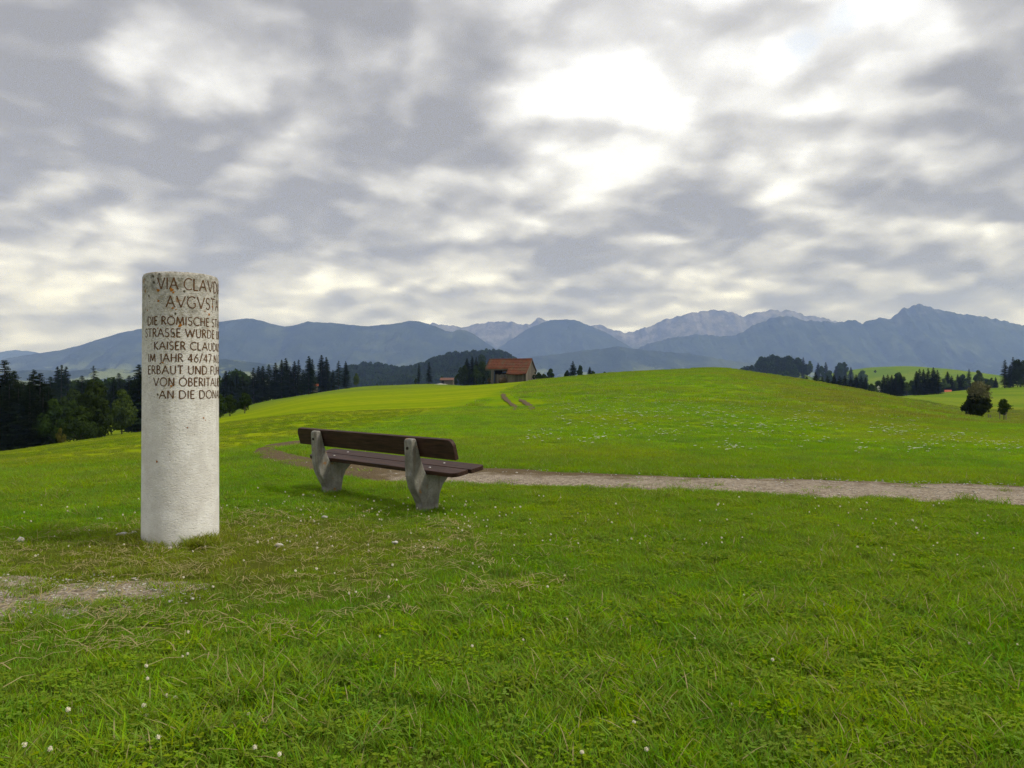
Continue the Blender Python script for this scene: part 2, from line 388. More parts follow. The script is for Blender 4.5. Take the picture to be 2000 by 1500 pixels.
# ------------------------------------------------------------------ mountains
def mat_mountain(name, rock=0.0, rock_z=(400, 900), meadow=0.0, meadow_z=(150, 60)):
    m, b, out = new_mat(name); P = b.pos(); x, y, z = b.sep(P)
    n = b.noise(P, 0.006, 6, 0.62); n2 = b.noise(P, 0.0022, 5, 0.6)
    col = b.mix(b.smooth(n, 0.35, 0.7), (0.014, 0.026, 0.012), (0.035, 0.052, 0.022))
    col = b.mix(b.math('MULTIPLY', b.smooth(n2, 0.56, 0.64), 0.5), col, (0.075, 0.095, 0.04))
    if meadow > 0:
        mm = b.math('MULTIPLY', b.smooth(b.math('ADD', z, b.math('MULTIPLY', n2, 120.0)), meadow_z[0], meadow_z[1]), b.smooth(b.noise(P, 0.004, 4, 0.6), 0.5, 0.56))
        col = b.mix(b.math('MULTIPLY', mm, meadow), col, (0.17, 0.20, 0.07))
    if rock > 0:
        nz = b.sep(b.node('ShaderNodeNewGeometry').outputs['Normal'])[2]
        rk = b.smooth(b.math('ADD', z, b.math('MULTIPLY', b.math('SUBTRACT', n, 0.5), 700.0)), rock_z[0], rock_z[1])
        streak = b.noise(b.vmath('MULTIPLY', P, (1.0, 1.0, 0.25)), 0.008, 6, 0.7)
        rc = b.mix(b.smooth(streak, 0.35, 0.65), (0.05, 0.055, 0.055), (0.17, 0.165, 0.16))
        col = b.mix(b.math('MULTIPLY', rk, rock), col, rc)
    principled(b, out, col, 0.95, 0.05, bump(b, b.noise(P, 0.012, 6, 0.65), 1.0, 40.0)); return m

def mountain(name, sil, D, mat, label, width=0.36, seed=0, rough=0.42, base=-60, step=2.0, jag=0.6):
    """a ridge with a traced skyline at distance D, real front and back slopes cut by gullies"""
    xs = np.arange(sil[0][0], sil[-1][0] + 1, step); ys = np.interp(xs, [s[0] for s in sil], [s[1] for s in sil])
    k = np.array([1, 2, 1.0]); k /= k.sum(); ys = np.convolve(np.pad(ys, 1, mode='edge'), k, 'valid')
    rng = np.random.RandomState(seed)
    ys = ys + (vnoise(xs, xs * 0 + seed, 9, seed) - .5) * 2.6 * jag + (vnoise(xs, xs * 0 + seed, 4, seed + 3) - .5) * 1.8 * jag
    crest = EYE + (HZ - ys) / F * D
    t = np.concatenate([np.linspace(-1, 0, 34), np.linspace(0, 1, 16)[1:]])
    n, m = len(xs), len(t)
    U = (xs - 1000) / F
    wob = (fbm(xs, xs * 0 + seed * 3, 60, 3, seed) - .5) * 0.10 * D * width * 3
    T, UU = np.meshgrid(t, U, indexing='ij'); C = np.broadcast_to(crest, (m, n)); Wb = np.broadcast_to(wob, (m, n))
    # ground plan: the ridge line wanders, slopes run out in front and behind
    Yd = D + np.where(T > 0, min(.5, 800 / (width * D)) * T, T) * width * D * (0.7 + 0.3 * np.clip(C / max(crest.max(), 1), 0.2, 1)) + Wb * (1 - np.abs(T)) * 0
    Xd = UU * D * (1 + 0.0 * T)
    s = 1 - np.abs(T); prof = np.where(T < 0, s ** 1.15, s ** 1.3)
    g = np.abs(fbm(Xd, Yd * 0.45, 0.055 * D, 4, seed) - .5) * 2
    g2 = np.abs(fbm(Xd, Yd, 0.018 * D, 3, seed + 9) - .5) * 2
    env = s * (1 - s) * 4
    Z = base + (C - base) * (prof - env * rough * (0.75 - g) * 0.9 - env * 0.10 * (0.5 - g2))
    Z = np.minimum(Z, EYE + (C - EYE) * Yd / D - np.abs(T) * 2)   # slopes stay under their own skyline
    V = np.stack([Xd.ravel(), Yd.ravel(), Z.ravel()], 1)
    i = np.arange(m - 1)[:, None] * n; j = np.arange(n - 1)[None, :]
    Fq = np.stack([(i + j).ravel(), (i + j + 1).ravel(), (i + n + j + 1).ravel(), (i + n + j).ravel()], 1)
    o = obj(name, mesh_np(name, V, Fq, mat=mat, smooth=True)); tag(o, label, 'mountain', kind='structure'); return o

M_FOREST = mat_mountain('mountain_forest', meadow=0.8, meadow_z=(330, 120))
M_ROCK = mat_mountain('mountain_rock', rock=1.0, rock_z=(300, 650))
M_RIDGE = mat_mountain('mountain_ridge', rock=0.55, rock_z=(550, 950), meadow=0.3)
M_FOOT = mat_mountain('foothill', meadow=1.0, meadow_z=(260, 100))
def build_mountains():
    mountain('mountain', [(-700, 700), (-200, 690), (0, 688), (30, 683), (70, 688), (160, 700), (300, 720), (400, 740)], 10300, M_RIDGE,
             'faint far ridge at the left edge of the photo', seed=2, width=.2)
    mountain('mountain', [(-600, 745), (-300, 735), (-100, 715), (0, 703), (50, 693), (75, 690), (125, 682), (165, 672), (200, 660), (230, 651), (270, 643),
             (340, 634), (435, 628), (460, 624), (483, 622), (500, 624), (530, 632), (555, 638), (567, 637), (600, 628), (650, 631), (690, 635), (720, 637),
             (770, 632), (800, 626), (825, 629), (850, 637), (870, 646), (884, 648), (895, 643), (910, 645), (925, 652), (950, 670), (975, 687), (1000, 703), (1040, 725), (1080, 745)],
             7000, M_FOREST, 'long wooded blue mountain behind the pillar and bench', seed=4, width=.34, jag=.5)
    mountain('mountain', [(760, 690), (830, 640), (842, 630), (870, 634), (910, 640), (930, 632), (960, 628), (985, 627), (1010, 631), (1035, 634), (1050, 622), (1070, 627), (1110, 650), (1160, 700)],
             9900, M_ROCK, 'pale far rocky mountains above the barn', seed=6, width=.2, jag=1.6)
    mountain('mountain', [(930, 720), (960, 690), (1000, 662), (1035, 640), (1060, 630), (1075, 625), (1100, 624), (1122, 624), (1150, 635), (1185, 650), (1220, 671), (1260, 695), (1310, 725)],
             8600, M_FOREST, 'flat topped blue mountain right of the barn', seed=8, width=.2, jag=.5)
    mountain('mountain', [(1090, 690), (1130, 650), (1165, 632), (1180, 637), (1195, 644), (1225, 650), (1260, 640), (1300, 625), (1340, 612), (1385, 605), (1415, 607), (1450, 617),
             (1475, 612), (1490, 609), (1505, 604), (1520, 607), (1540, 605), (1560, 612), (1575, 617), (1610, 619), (1630, 626), (1680, 650), (1750, 690)],
             10000, M_ROCK, 'pale high rocky massif in the centre right of the skyline', seed=11, width=.22, jag=1.7)
    mountain('mountain', [(1190, 715), (1260, 673), (1325, 657), (1360, 653), (1385, 653), (1415, 656), (1435, 655), (1450, 650), (1480, 630), (1510, 621), (1530, 617), (1545, 619), (1565, 625),
             (1600, 627), (1640, 630), (1660, 625), (1672, 627), (1685, 631), (1705, 624), (1720, 620), (1732, 623), (1745, 620), (1758, 607), (1765, 602), (1775, 601), (1797, 594), (1810, 597),
             (1825, 602), (1850, 609), (1900, 615), (1950, 624), (2000, 637), (2100, 655), (2300, 668), (2600, 690), (2900, 720)],
             8000, M_RIDGE, 'dark blue ridge with a sharp peak at the right edge', seed=13, width=.26, jag=1.6)
    mountain('foothill', [(900, 740), (960, 708), (1040, 697), (1100, 690), (1130, 686), (1180, 681), (1205, 676), (1230, 680), (1280, 686), (1340, 690), (1420, 703), (1520, 716), (1700, 735)],
             6000, M_FOOT, 'low wooded foothill with pale clearings behind the barn', seed=15, width=.22, jag=.6, base=-45)
    mountain('foothill', [(-700, 745), (-300, 735), (0, 727), (70, 722), (130, 725), (200, 719), (260, 722), (350, 708), (440, 701), (500, 708), (560, 716), (640, 727), (760, 745)],
             4200, M_FOOT, 'low foothill with pale pastures at the foot of the left mountain', seed=17, width=.22, jag=.6, base=-45)
build_mountains()
# ------------------------------------------------------------------ gravel track and bare patch
def mat_gravel(name, soil):
    m, b, out = new_mat(name); P = b.pos()
    v = b.vor(P, 38.0, out='Color'); vd = b.vor(P, 38.0)
    g = b.mix(b.sep(v)[0], (0.135, 0.105, 0.076), (0.34, 0.29, 0.225))
    n = b.noise(P, 2.2, 5, 0.65); n2 = b.noise(P, 14.0, 5, 0.7)
    dirt = b.mix(n2, (0.046, 0.032, 0.016), (0.145, 0.104, 0.050))
    col = b.mix(b.smooth(b.math('ADD', n, b.attr('soil')), 0.44 - soil, 0.80 - soil), g, dirt)
    principled(b, out, col, 0.95, 0.15, bump(b, b.math('ADD', b.math('MULTIPLY', vd, -1.0), n2), 0.8, 0.02)); return m
M_GRAVEL = mat_gravel('gravel', 0.0)

def resample(pts, n):
    pts = np.array(pts, float); d = np.r_[0, np.cumsum(np.hypot(*np.diff(pts[:, :2], axis=0).T))]
    t = np.linspace(0, d[-1], n); return np.stack([np.interp(t, d, pts[:, k]) for k in range(pts.shape[1])], 1)
def px_line(pl): return [px_ground(x, y)[:2] for x, y in pl]
NEAR_E = px_line([(2000, 988), (1700, 976), (1400, 963), (1200, 954), (950, 947), (800, 944), (700, 937), (620, 926), (560, 912), (510, 899), (488, 888)])
FAR_E = px_line([(2000, 951), (1700, 943), (1400, 935), (1150, 926), (950, 914), (800, 909), (700, 905), (640, 901), (590, 893), (555, 884), (540, 879)])
NEAR_E = [(9.5, 7.0), (7.6, 8.0)] + NEAR_E; FAR_E = [(11.5, 8.6), (8.6, 9.6)] + FAR_E
LOOP_A = px_line([(488, 888), (497, 878), (520, 870), (560, 864), (600, 861), (650, 860)])
LOOP_B = px_line([(540, 879), (545, 880), (556, 877), (575, 872), (602, 868), (650, 864)])
def strip(name, A, B, n, m, soil_fn, mat, dz, label):
    A = resample(A, n); B = resample(B, n); t = np.linspace(0, 1, m)
    X = A[:, None, 0] * (1 - t) + B[:, None, 0] * t; Y = A[:, None, 1] * (1 - t) + B[:, None, 1] * t
    T = np.broadcast_to(t, X.shape)
    wob = (fbm(X, Y, 0.9, 3, 2) - .5) * 0.25 * (np.abs(T - .5) * 2)
    Y = Y + wob
    Z = ground_z(X, Y) + dz - 0.05 * (np.abs(T - .5) * 2) ** 6 + (fbm(X, Y, 0.5, 3, 6) - .5) * 0.03
    V = np.stack([X.ravel(), Y.ravel(), Z.ravel()], 1)
    i = np.arange(n - 1)[:, None] * m; j = np.arange(m - 1)[None, :]
    Fq = np.stack([(i + j).ravel(), (i + j + 1).ravel(), (i + m + j + 1).ravel(), (i + m + j).ravel()], 1)
    me = mesh_np(name, V, Fq, mat=mat, smooth=True); set_attr(me, 'soil', soil_fn(X, Y, T).ravel())
    # keep the faces looking up
    me.update(); 
    if me.polygons[len(me.polygons) // 2].normal.z < 0: me.flip_normals()
    o = obj(name, me); return tag(o, label, 'path', kind='structure')
strip('gravel_path', NEAR_E, FAR_E, 160, 14, lambda X, Y, T: np.clip((T - .40) * 1.3, -.2, .7) * np.clip((3.0 - X) / 3, 0.25, 1) + np.clip((-1.0 - X) / 2, 0, .55), M_GRAVEL, 0.045,
      'gravel farm track with muddy brown edge passing behind the bench')
strip('dirt_path', LOOP_A, LOOP_B, 50, 8, lambda X, Y, T: X * 0 + 0.55, M_GRAVEL, 0.04, 'muddy bend of the track left of the bench')
def patch(name, cx, cy, rx, ry, label):
    n, m = 64, 14; a = np.linspace(0, 2 * np.pi, n, endpoint=False); t = np.linspace(0, 1, m)[1:]
    rad = 1 + (vnoise(np.cos(a) * 2 + 5, np.sin(a) * 2 + 5, 0.8, 4) - .5) * 0.7
    X = cx + np.cos(a)[None] * rx * t[:, None] * rad; Y = cy + np.sin(a)[None] * ry * t[:, None] * rad
    Z = ground_z(X, Y) + 0.012 - 0.03 * t[:, None] ** 8
    V = np.vstack([np.stack([X.ravel(), Y.ravel(), Z.ravel()], 1), [[cx, cy, gz(cx, cy) + .012]]]); f = []
    for i in range(m - 2):
        for j in range(n): f.append((i * n + j, (i + 1) * n + j, (i + 1) * n + (j + 1) % n, i * n + (j + 1) % n))
    c = len(V) - 1
    for j in range(n): f.append((c, j, (j + 1) % n, (j + 1) % n))
    f4 = [q for q in f if len(set(q)) == 4]; f3 = [q[:3] for q in f if len(set(q)) == 3]
    me = mesh_np(name, V, f4 + f3, mat=M_GRAVEL, smooth=True); set_attr(me, 'soil', np.full(len(V), -0.06))
    me.update()
    if me.polygons[0].normal.z < 0: me.flip_normals()
    return tag(obj(name, me), label, 'gravel', kind='structure')
PATCH = (-3.30, 5.10, 1.30, 0.58)
patch('gravel_patch', *PATCH, 'bare gravel patch in the grass left in front of the pillar')
# cart ruts up the hill towards the barn
RUT_A = px_line([(982, 769), (984, 776), (990, 783), (1000, 791), (1008, 797), (1004, 802)]); RUT_B = px_line([(1014, 780), (1024, 786), (1034, 793), (1040, 799), (1036, 803)])
def rut(pl, w, name, label):
    P = resample(pl, 30); d = np.gradient(P, axis=0); nrm = np.stack([-d[:, 1], d[:, 0]], 1); nrm /= np.linalg.norm(nrm, axis=1)[:, None]
    ww = w * (0.5 + vnoise(np.arange(30), np.arange(30) * 0, 2.5, 8)) * np.clip(np.minimum(np.arange(30), 29 - np.arange(30)) / 5, .25, 1)
    A = P + nrm * ww[:, None]; B = P - nrm * ww[:, None]
    X = np.stack([A[:, 0], P[:, 0], B[:, 0]], 1); Y = np.stack([A[:, 1], P[:, 1], B[:, 1]], 1); Z = ground_z(X, Y) + 0.05
    V = np.stack([X.ravel(), Y.ravel(), Z.ravel()], 1)
    f = [(i * 3 + j, i * 3 + j + 1, i * 3 + j + 4, i * 3 + j + 3) for i in range(29) for j in range(2)]
    me = mesh_np(name, V, f, mat=M_GRAVEL); set_attr(me, 'soil', np.full(len(V), 0.9)); me.update()
    if me.polygons[0].normal.z < 0: me.flip_normals()
    tag(obj(name, me), label, 'path', kind='structure')
rut(RUT_A, 0.19, 'dirt_rut', 'longer left brown wheel rut on the hill below the barn'); rut(RUT_B, 0.19, 'dirt_rut', 'shorter right brown wheel rut on the hill below the barn')

def inside(poly, x, y):
    poly = np.array(poly); x = np.asarray(x); y = np.asarray(y); c = np.zeros(x.shape, bool)
    for i in range(len(poly)):
        x0, y0 = poly[i]; x1, y1 = poly[i - 1]
        with np.errstate(divide='ignore', invalid='ignore'):
            c ^= ((y0 > y) != (y1 > y)) & (x < (x1 - x0) * (y - y0) / (y1 - y0 + 1e-12) + x0)
    return c
TRACK_POLY = [tuple(p) for p in NEAR_E] + [tuple(p) for p in FAR_E[::-1]]
LOOP_POLY = [tuple(p) for p in LOOP_A] + [tuple(p) for p in LOOP_B[::-1]]

# ------------------------------------------------------------------ instancing of uncountable stuff (geometry nodes)
def source_collection(name, meshes):
    c = bpy.data.collections.new(name)
    for i, me in enumerate(meshes): c.objects.link(bpy.data.objects.new('%s_%02d' % (name, i), me))
    return c
def scatter(name, pts, rotz, scl, idx, coll, label, cat, tilt=None):
    n = len(pts); me = bpy.data.meshes.new(name); me.vertices.add(n); me.vertices.foreach_set('co', np.asarray(pts, np.float32).ravel())
    rot = np.zeros((n, 3), np.float32); rot[:, 2] = rotz
    if tilt is not None: rot[:, :2] = tilt
    scl = np.asarray(scl, np.float32)
    if scl.ndim == 1: scl = np.repeat(scl[:, None], 3, 1)
    set_attr(me, 'rot', rot, typ='FLOAT_VECTOR'); set_attr(me, 'scl', scl, typ='FLOAT_VECTOR'); set_attr(me, 'idx', np.asarray(idx, np.int32), typ='INT')
    o = obj(name, me); tag(o, label, cat, kind='stuff')
    g = bpy.data.node_groups.new(name + '_nodes', 'GeometryNodeTree')
    g.interface.new_socket('Geometry', in_out='INPUT', socket_type='NodeSocketGeometry'); g.interface.new_socket('Geometry', in_out='OUTPUT', socket_type='NodeSocketGeometry')
    gi = g.nodes.new('NodeGroupInput'); go = g.nodes.new('NodeGroupOutput')
    ci = g.nodes.new('GeometryNodeCollectionInfo'); ci.inputs['Collection'].default_value = coll
    ci.inputs['Separate Children'].default_value = True; ci.inputs['Reset Children'].default_value = True
    ip = g.nodes.new('GeometryNodeInstanceOnPoints'); ip.inputs['Pick Instance'].default_value = True
    def at(nm, typ):
        a = g.nodes.new('GeometryNodeInputNamedAttribute'); a.data_type = typ; a.inputs['Name'].default_value = nm; return a.outputs['Attribute']
    L = g.links.new
    L(gi.outputs[0], ip.inputs['Points']); L(ci.outputs[0], ip.inputs['Instance']); L(at('idx', 'INT'), ip.inputs['Instance Index'])
    L(at('rot', 'FLOAT_VECTOR'), ip.inputs['Rotation']); L(at('scl', 'FLOAT_VECTOR'), ip.inputs['Scale']); L(ip.outputs[0], go.inputs[0])
    md = o.modifiers.new('scatter', 'NODES'); md.node_group = g
    return o

# ------------------------------------------------------------------ grass
def mat_grass():
    m, b, out = new_mat('grass_blades')
    base = grass_col(b); t = b.attr('tint'); dry = b.attr('dry'); rnd = b.node('ShaderNodeObjectInfo').outputs['Random']
    hsv = b.node('ShaderNodeHueSaturation'); b.put(hsv.inputs['Color'], base)
    b.put(hsv.inputs['Hue'], b.math('ADD', 0.472, b.math('MULTIPLY', t, 0.058)))
    b.put(hsv.inputs['Saturation'], b.math('ADD', 0.86, b.math('MULTIPLY', rnd, 0.16)))
    b.put(hsv.inputs['Value'], b.math('ADD', 0.62, b.math('MULTIPLY', b.math('ADD', b.math('MULTIPLY', t, 1.3), b.math('MULTIPLY', rnd, .7)), 0.48)))
    col = b.mix(dry, hsv.outputs[0], (0.38, 0.32, 0.16))
    d = b.node('ShaderNodeBsdfDiffuse'); tr = b.node('ShaderNodeBsdfTranslucent')
    b.put(d.inputs[0], col); b.put(tr.inputs[0], b.mix(1.0, col, (1.15, 1.2, 0.6), 'MULTIPLY'))
    m1 = b.node('ShaderNodeMixShader'); m1.inputs[0].default_value = 0.42; b.l.new(d.outputs[0], m1.inputs[1]); b.l.new(tr.outputs[0], m1.inputs[2])
    b.l.new(m1.outputs[0], out.inputs[0]); return m
M_GRASS = mat_grass()
def blades(seed, n, rad, h, w, bend, dry=0.03, lay=0.0, square=False):
    rs = np.random.RandomState(seed); V = []; Fc = []; tint = []; dr = []
    for _ in range(n):
        if square: bx, by = rs.uniform(-rad, rad, 2)
        else:
            rr = rad * math.sqrt(rs.rand()); aa = rs.rand() * 6.283; bx, by = rr * math.cos(aa), rr * math.sin(aa)
        az = rs.rand() * 6.283; hh = rs.uniform(*h); ww = rs.uniform(*w); bd = rs.uniform(*bend) + lay
        dx, dy = math.cos(az), math.sin(az); fz = rs.rand() * 6.283; px, py = math.cos(fz), math.sin(fz)
        tv = rs.rand(); dv = 1.0 if rs.rand() < dry else 0.0; k = len(V)
        for s in (0.0, 0.4, 0.75):
            o = bd * s * s * hh; z = hh * s * (1 - 0.38 * min(bd, 1.6) * s) - 0.004; q = ww * (1 - 0.55 * s * s) * .5
            V += [(bx + dx * o + px * q, by + dy * o + py * q, z), (bx + dx * o - px * q, by + dy * o - py * q, z)]
        o = bd * hh; V.append((bx + dx * o, by + dy * o, hh * (1 - 0.38 * min(bd, 1.6))))
        Fc += [(k, k + 1, k + 3, k + 2), (k + 2, k + 3, k + 5, k + 4), (k + 4, k + 5, k + 6)]
        tint += [tv] * 7; dr += [dv] * 7
    me = mesh_np('grass', V, Fc, mat=M_GRASS); set_attr(me, 'tint', tint); set_attr(me, 'dry', dr); return me
def herbs(seed, n, rad):
    """low round clover and plantain leaves"""
    rs = np.random.RandomState(seed); V = []; Fc = []; tint = []
    for _ in range(n):
        rr = rad * math.sqrt(rs.rand()); aa = rs.rand() * 6.283; bx, by, bz = rr * math.cos(aa), rr * math.sin(aa), rs.uniform(.012, .045)
        a0 = rs.rand() * 6.283; tv = rs.rand() * .6; L = rs.uniform(.007, .014)
        for q in range(3):
            a = a0 + q * 2.094; k = len(V); c, s = math.cos(a), math.sin(a); up = rs.uniform(-.2, .5)
            for (u, v) in ((0, 0), (.5, .55), (1, .35), (1, -.35), (.5, -.55)):
                V.append((bx + (c * u - s * v) * L, by + (s * u + c * v) * L, bz + up * u * L))
            Fc.append((k, k + 1, k + 2, k + 3, k + 4)); tint += [tv] * 5
    me = mesh_np('herb', V, Fc, mat=M_GRASS); set_attr(me, 'tint', tint); set_attr(me, 'dry', np.zeros(len(V))); return me
def straw(seed, n, rad):
    rs = np.random.RandomState(seed); V = []; Fc = []
    for _ in range(n):
        bx, by = rs.uniform(-rad, rad, 2); az = rs.rand() * 6.283; L = rs.uniform(.06, .22); k = len(V); c, s = math.cos(az), math.sin(az); w = rs.uniform(.0015, .003)
        stand = rs.rand() < 0.28; cu = rs.uniform(-.3, .3)
        for t in (0, .5, 1):
            x = bx + c * L * t * (0.25 if stand else 1) - s * cu * L * t * t; y = by + s * L * t * (0.25 if stand else 1) + c * cu * L * t * t
            z = L * t * .75 if stand else .028 + .02 * math.sin(t * 3.1) + rs.uniform(0, .012)
            V += [(x - s * w, y + c * w, z), (x + s * w, y - c * w, z + .001)]
        Fc += [(k, k + 1, k + 3, k + 2), (k + 2, k + 3, k + 5, k + 4)]
    me = mesh_np('straw', V, Fc, mat=M_GRASS); set_attr(me, 'tint', np.random.RandomState(seed).rand(len(V))); set_attr(me, 'dry', np.ones(len(V))); return me
GR = [blades(1, 66, .10, (.022, .055), (.003, .0052), (.2, .8)), blades(2, 66, .10, (.02, .05), (.003, .0048), (.3, 1.0), .07), blades(3, 60, .10, (.03, .068), (.0032, .0056), (.2, .8)),
      blades(4, 34, .07, (.055, .125), (.004, .0068), (.25, 1.0), .05), blades(5, 32, .08, (.05, .11), (.0045, .0078), (.4, 1.2), .05),
      herbs(6, 34, .10), herbs(7, 34, .10), straw(8, 9, .14), straw(9, 7, .16),
      blades(10, 170, .34, (.06, .13), (.006, .010), (.3, 1.1), .04), blades(11, 170, .34, (.07, .17), (.006, .010), (.3, 1.1), .06),
      blades(12, 200, 1.1, (.12, .30), (.02, .035), (.2, .9), .05), blades(13, 200, 1.1, (.12, .34), (.02, .035), (.2, .9), .08)]
GRASS_SRC = source_collection('grass_source', GR)
PILLAR = (-2.91, 7.0, 0.318)
def wedge_pts(rs, y0, y1, dens, margin=0.09):
    k = 0.643 + margin; area = k * (y1 * y1 - y0 * y0); n = int(area * dens)
    Y = np.sqrt(rs.rand(n) * (y1 * y1 - y0 * y0) + y0 * y0); X = (rs.rand(n) * 2 - 1) * k * Y; return X, Y
def keep_off(X, Y, rs, pad=0.0):
    """chance that turf grows here: thin on the track, the bare patch and under the pillar"""
    nz = fbm(X, Y, 0.45, 3, 11); p = np.ones(len(X))
    on = inside(TRACK_POLY, X, Y + (nz - .5) * 1.0) | inside(LOOP_POLY, X, Y + (nz - .5) * .4)
    p[on] = np.where(fbm(X[on], Y[on], 0.5, 3, 21) > 0.55, 0.22, 0.02)
    cx, cy, rx, ry = PATCH; q = ((X - cx) / rx) ** 2 + ((Y - cy) / ry) ** 2
    q = ((X - cx) / rx) ** 2 + ((Y - cy) / ry) ** 2 + (fbm(X, Y, .5, 3, 33) - .5) * 1.2; gap = fbm(X, Y * 2.0, 0.42, 3, 31); bare = (q < 1.1); p[bare] = np.where(gap[bare] > .56 + .06 * q[bare], 0.05, .75)
    worn = np.clip(1.2 - (((X + 2.3) / 2.4) ** 2 + ((Y - 6.4) / 1.9) ** 2), 0, 1); p = p * (1 - .55 * worn * (nz > .5))
    p[np.hypot(X - PILLAR[0], Y - PILLAR[1]) < PILLAR[2] + .0] = 0
    return rs.rand(len(X)) < p
def build_grass():
    rs = np.random.RandomState(5); PX = []; 
    def add(X, Y, idx, scl):
        PX.append((X, Y, idx, scl))
    for (y0, y1, dens) in ((1.9, 5.0, 250), (5.0, 8.5, 220), (8.5, 13.0, 170), (13.0, 18.0, 95)):
        X, Y = wedge_pts(rs, y0, y1, dens); k = keep_off(X, Y, rs); X, Y = X[k], Y[k]
        big = fbm(X, Y, 0.8, 3, 41); worn = np.clip(1.3 - (((X + 2.3) / 2.6) ** 2 + ((Y - 6.2) / 2.2) ** 2), 0, 1)
        u = rs.rand(len(X)); idx = rs.randint(0, 3, len(X))
        longp = np.clip((big - .44) * 2.0, 0, .40) * (1 - worn) * np.clip((9 - Y) / 5, .25, 1); idx[u < longp] = rs.randint(3, 5, (u < longp).sum())
        hm = (u > .84); idx[hm] = rs.randint(5, 7, hm.sum())
        sm = (u > .74) & (rs.rand(len(X)) < worn * .8); idx[sm] = rs.randint(7, 9, sm.sum())
        sc = rs.uniform(.75, 1.25, len(X)) * (0.8 + .45 * big) * (1 - .3 * worn) * np.clip(1 + (Y - 8) * .02, 1, 1.25)
        add(X, Y, idx, sc)
    cx, cy, rx, ry = PATCH; tx = cx + rs.uniform(-1, 1, 420) * rx * 1.15; ty = cy + rs.uniform(-1, 1, 420) * ry * 1.15; kk = fbm(tx, ty * 2.4, .38, 2, 77) > .52; add(tx[kk], ty[kk], rs.randint(0, 5, kk.sum()), rs.uniform(.6, 1.0, kk.sum()))
    # tufts left standing round the pillar foot and bench legs
    for (cx, cy, r0, r1, n, s) in ((PILLAR[0], PILLAR[1], .335, .44, 70, 1.0), (PILLAR[0] + .30, PILLAR[1] - .26, .0, .16, 34, 1.35), (PILLAR[0] - .42, PILLAR[1] - .12, .0, .2, 30, 1.0), (-1.0, 8.6, .12, .36, 45, .9), (-2.25, 10.05, .12, .36, 45, .9), (-1.9, 9.0, 0, .65, 120, .9)):
        a = rs.rand(n) * 6.283; r = rs.uniform(r0, r1, n); add(cx + r * np.cos(a), cy + r * np.sin(a), rs.randint(3, 5, n), rs.uniform(.6, 1.1, n) * s)
    X, Y = wedge_pts(rs, 18, 48, 9.5); k = keep_off(X, Y, rs); add(X[k], Y[k], rs.randint(9, 11, k.sum()), rs.uniform(.5, .85, k.sum()))
    X, Y = wedge_pts(rs, 12.0, 18, 14); k = keep_off(X, Y, rs); add(X[k], Y[k], rs.randint(9, 11, k.sum()), rs.uniform(.55, .9, k.sum()))
    X, Y = wedge_pts(rs, 46, 185, 1.1, .06); k = rs.rand(len(X)) < np.clip(1.35 - Y / 240, .3, 1); 
    mown = X < (-5.6 + (Y - 15) * .075); k &= ~mown; lump = fbm(X, Y, 5.0, 3, 51); sc = rs.uniform(.3, .7, len(X)) * (.5 + 1.1 * lump)
    for P_ in (RUT_A, RUT_B):
        for q_ in resample(P_, 14): k &= np.hypot(X - q_[0], Y - q_[1]) > 1.5
    add(X[k], Y[k], rs.randint(11, 13, k.sum()), sc[k])
    X = np.concatenate([p[0] for p in PX]); Y = np.concatenate([p[1] for p in PX]); I = np.concatenate([p[2] for p in PX]); S = np.concatenate([p[3] for p in PX])
    mown = (X < (-5.6 + (Y - 15) * .075)) & (Y > 17) & (Y < 48); S = np.where(mown, S * .6, S)
    Z = ground_z(X, Y)
    scatter('grass', np.stack([X, Y, Z], 1), rs.rand(len(X)) * 6.283, S, I, GRASS_SRC, 'green meadow grass with clover leaves and dry straw', 'grass')
build_grass()

# ------------------------------------------------------------------ loose gravel
def pebble(seed):
    rs = np.random.RandomState(seed); bm = bmesh.new(); bmesh.ops.create_icosphere(bm, subdivisions=1, radius=1)
    sc = rs.uniform(.6, 1.2, 3) * (1, 1, .6)
    for v in bm.verts: v.co = Vector([v.co[i] * sc[i] * rs.uniform(.85, 1.15) for i in range(3)])
    return bm
def mat_stone(name, c0, c1):
    m, b, out = new_mat(name); r = b.node('ShaderNodeObjectInfo').outputs['Random']; n = b.noise(b.obj(), 3.0, 4)
    principled(b, out, b.mix(b.math('ADD', b.math('MULTIPLY', r, .7), b.math('MULTIPLY', n, .3)), c0, c1), .9, .2); return m
M_PEB = mat_stone('pebble', (0.19, 0.17, 0.145), (0.52, 0.50, 0.46))
PEB = source_collection('pebble_source', [bm_mesh('pebble', pebble(s), M_PEB) for s in (1, 2, 3)])
def build_pebbles():
    rs = np.random.RandomState(9); X, Y = wedge_pts(rs, 8.0, 15, 60, .08); k = inside(TRACK_POLY, X, Y) | (inside(LOOP_POLY, X, Y) & (rs.rand(len(X)) < .4)); k &= rs.rand(len(X)) < np.clip(.55 + X * .08, .15, 1); X1, Y1 = X[k], Y[k]
    cx, cy, rx, ry = PATCH; X = cx + rs.uniform(-1, 1, 2600) * rx * 1.1; Y = cy + rs.uniform(-1, 1, 2600) * ry * 1.1
    q = ((X - cx) / rx) ** 2 + ((Y - cy) / ry) ** 2; k = (q < 1.1) & (rs.rand(2600) < 1.1 - q * .7); X2, Y2 = X[k], Y[k]
    X = np.r_[X1, X2]; Y = np.r_[Y1, Y2]; s = np.r_[rs.lognormal(math.log(.009), .4, len(X1)), rs.lognormal(math.log(.0065), .45, len(X2))]
    Z = ground_z(X, Y) + np.r_[np.full(len(X1), .047), np.full(len(X2), .014)]
    scatter('loose_gravel', np.stack([X, Y, Z], 1), rs.rand(len(X)) * 6.28, np.clip(s, .003, .03), rs.randint(0, 3, len(X)), PEB, 'loose pale pebbles on the track and the bare patch', 'gravel')
build_pebbles()
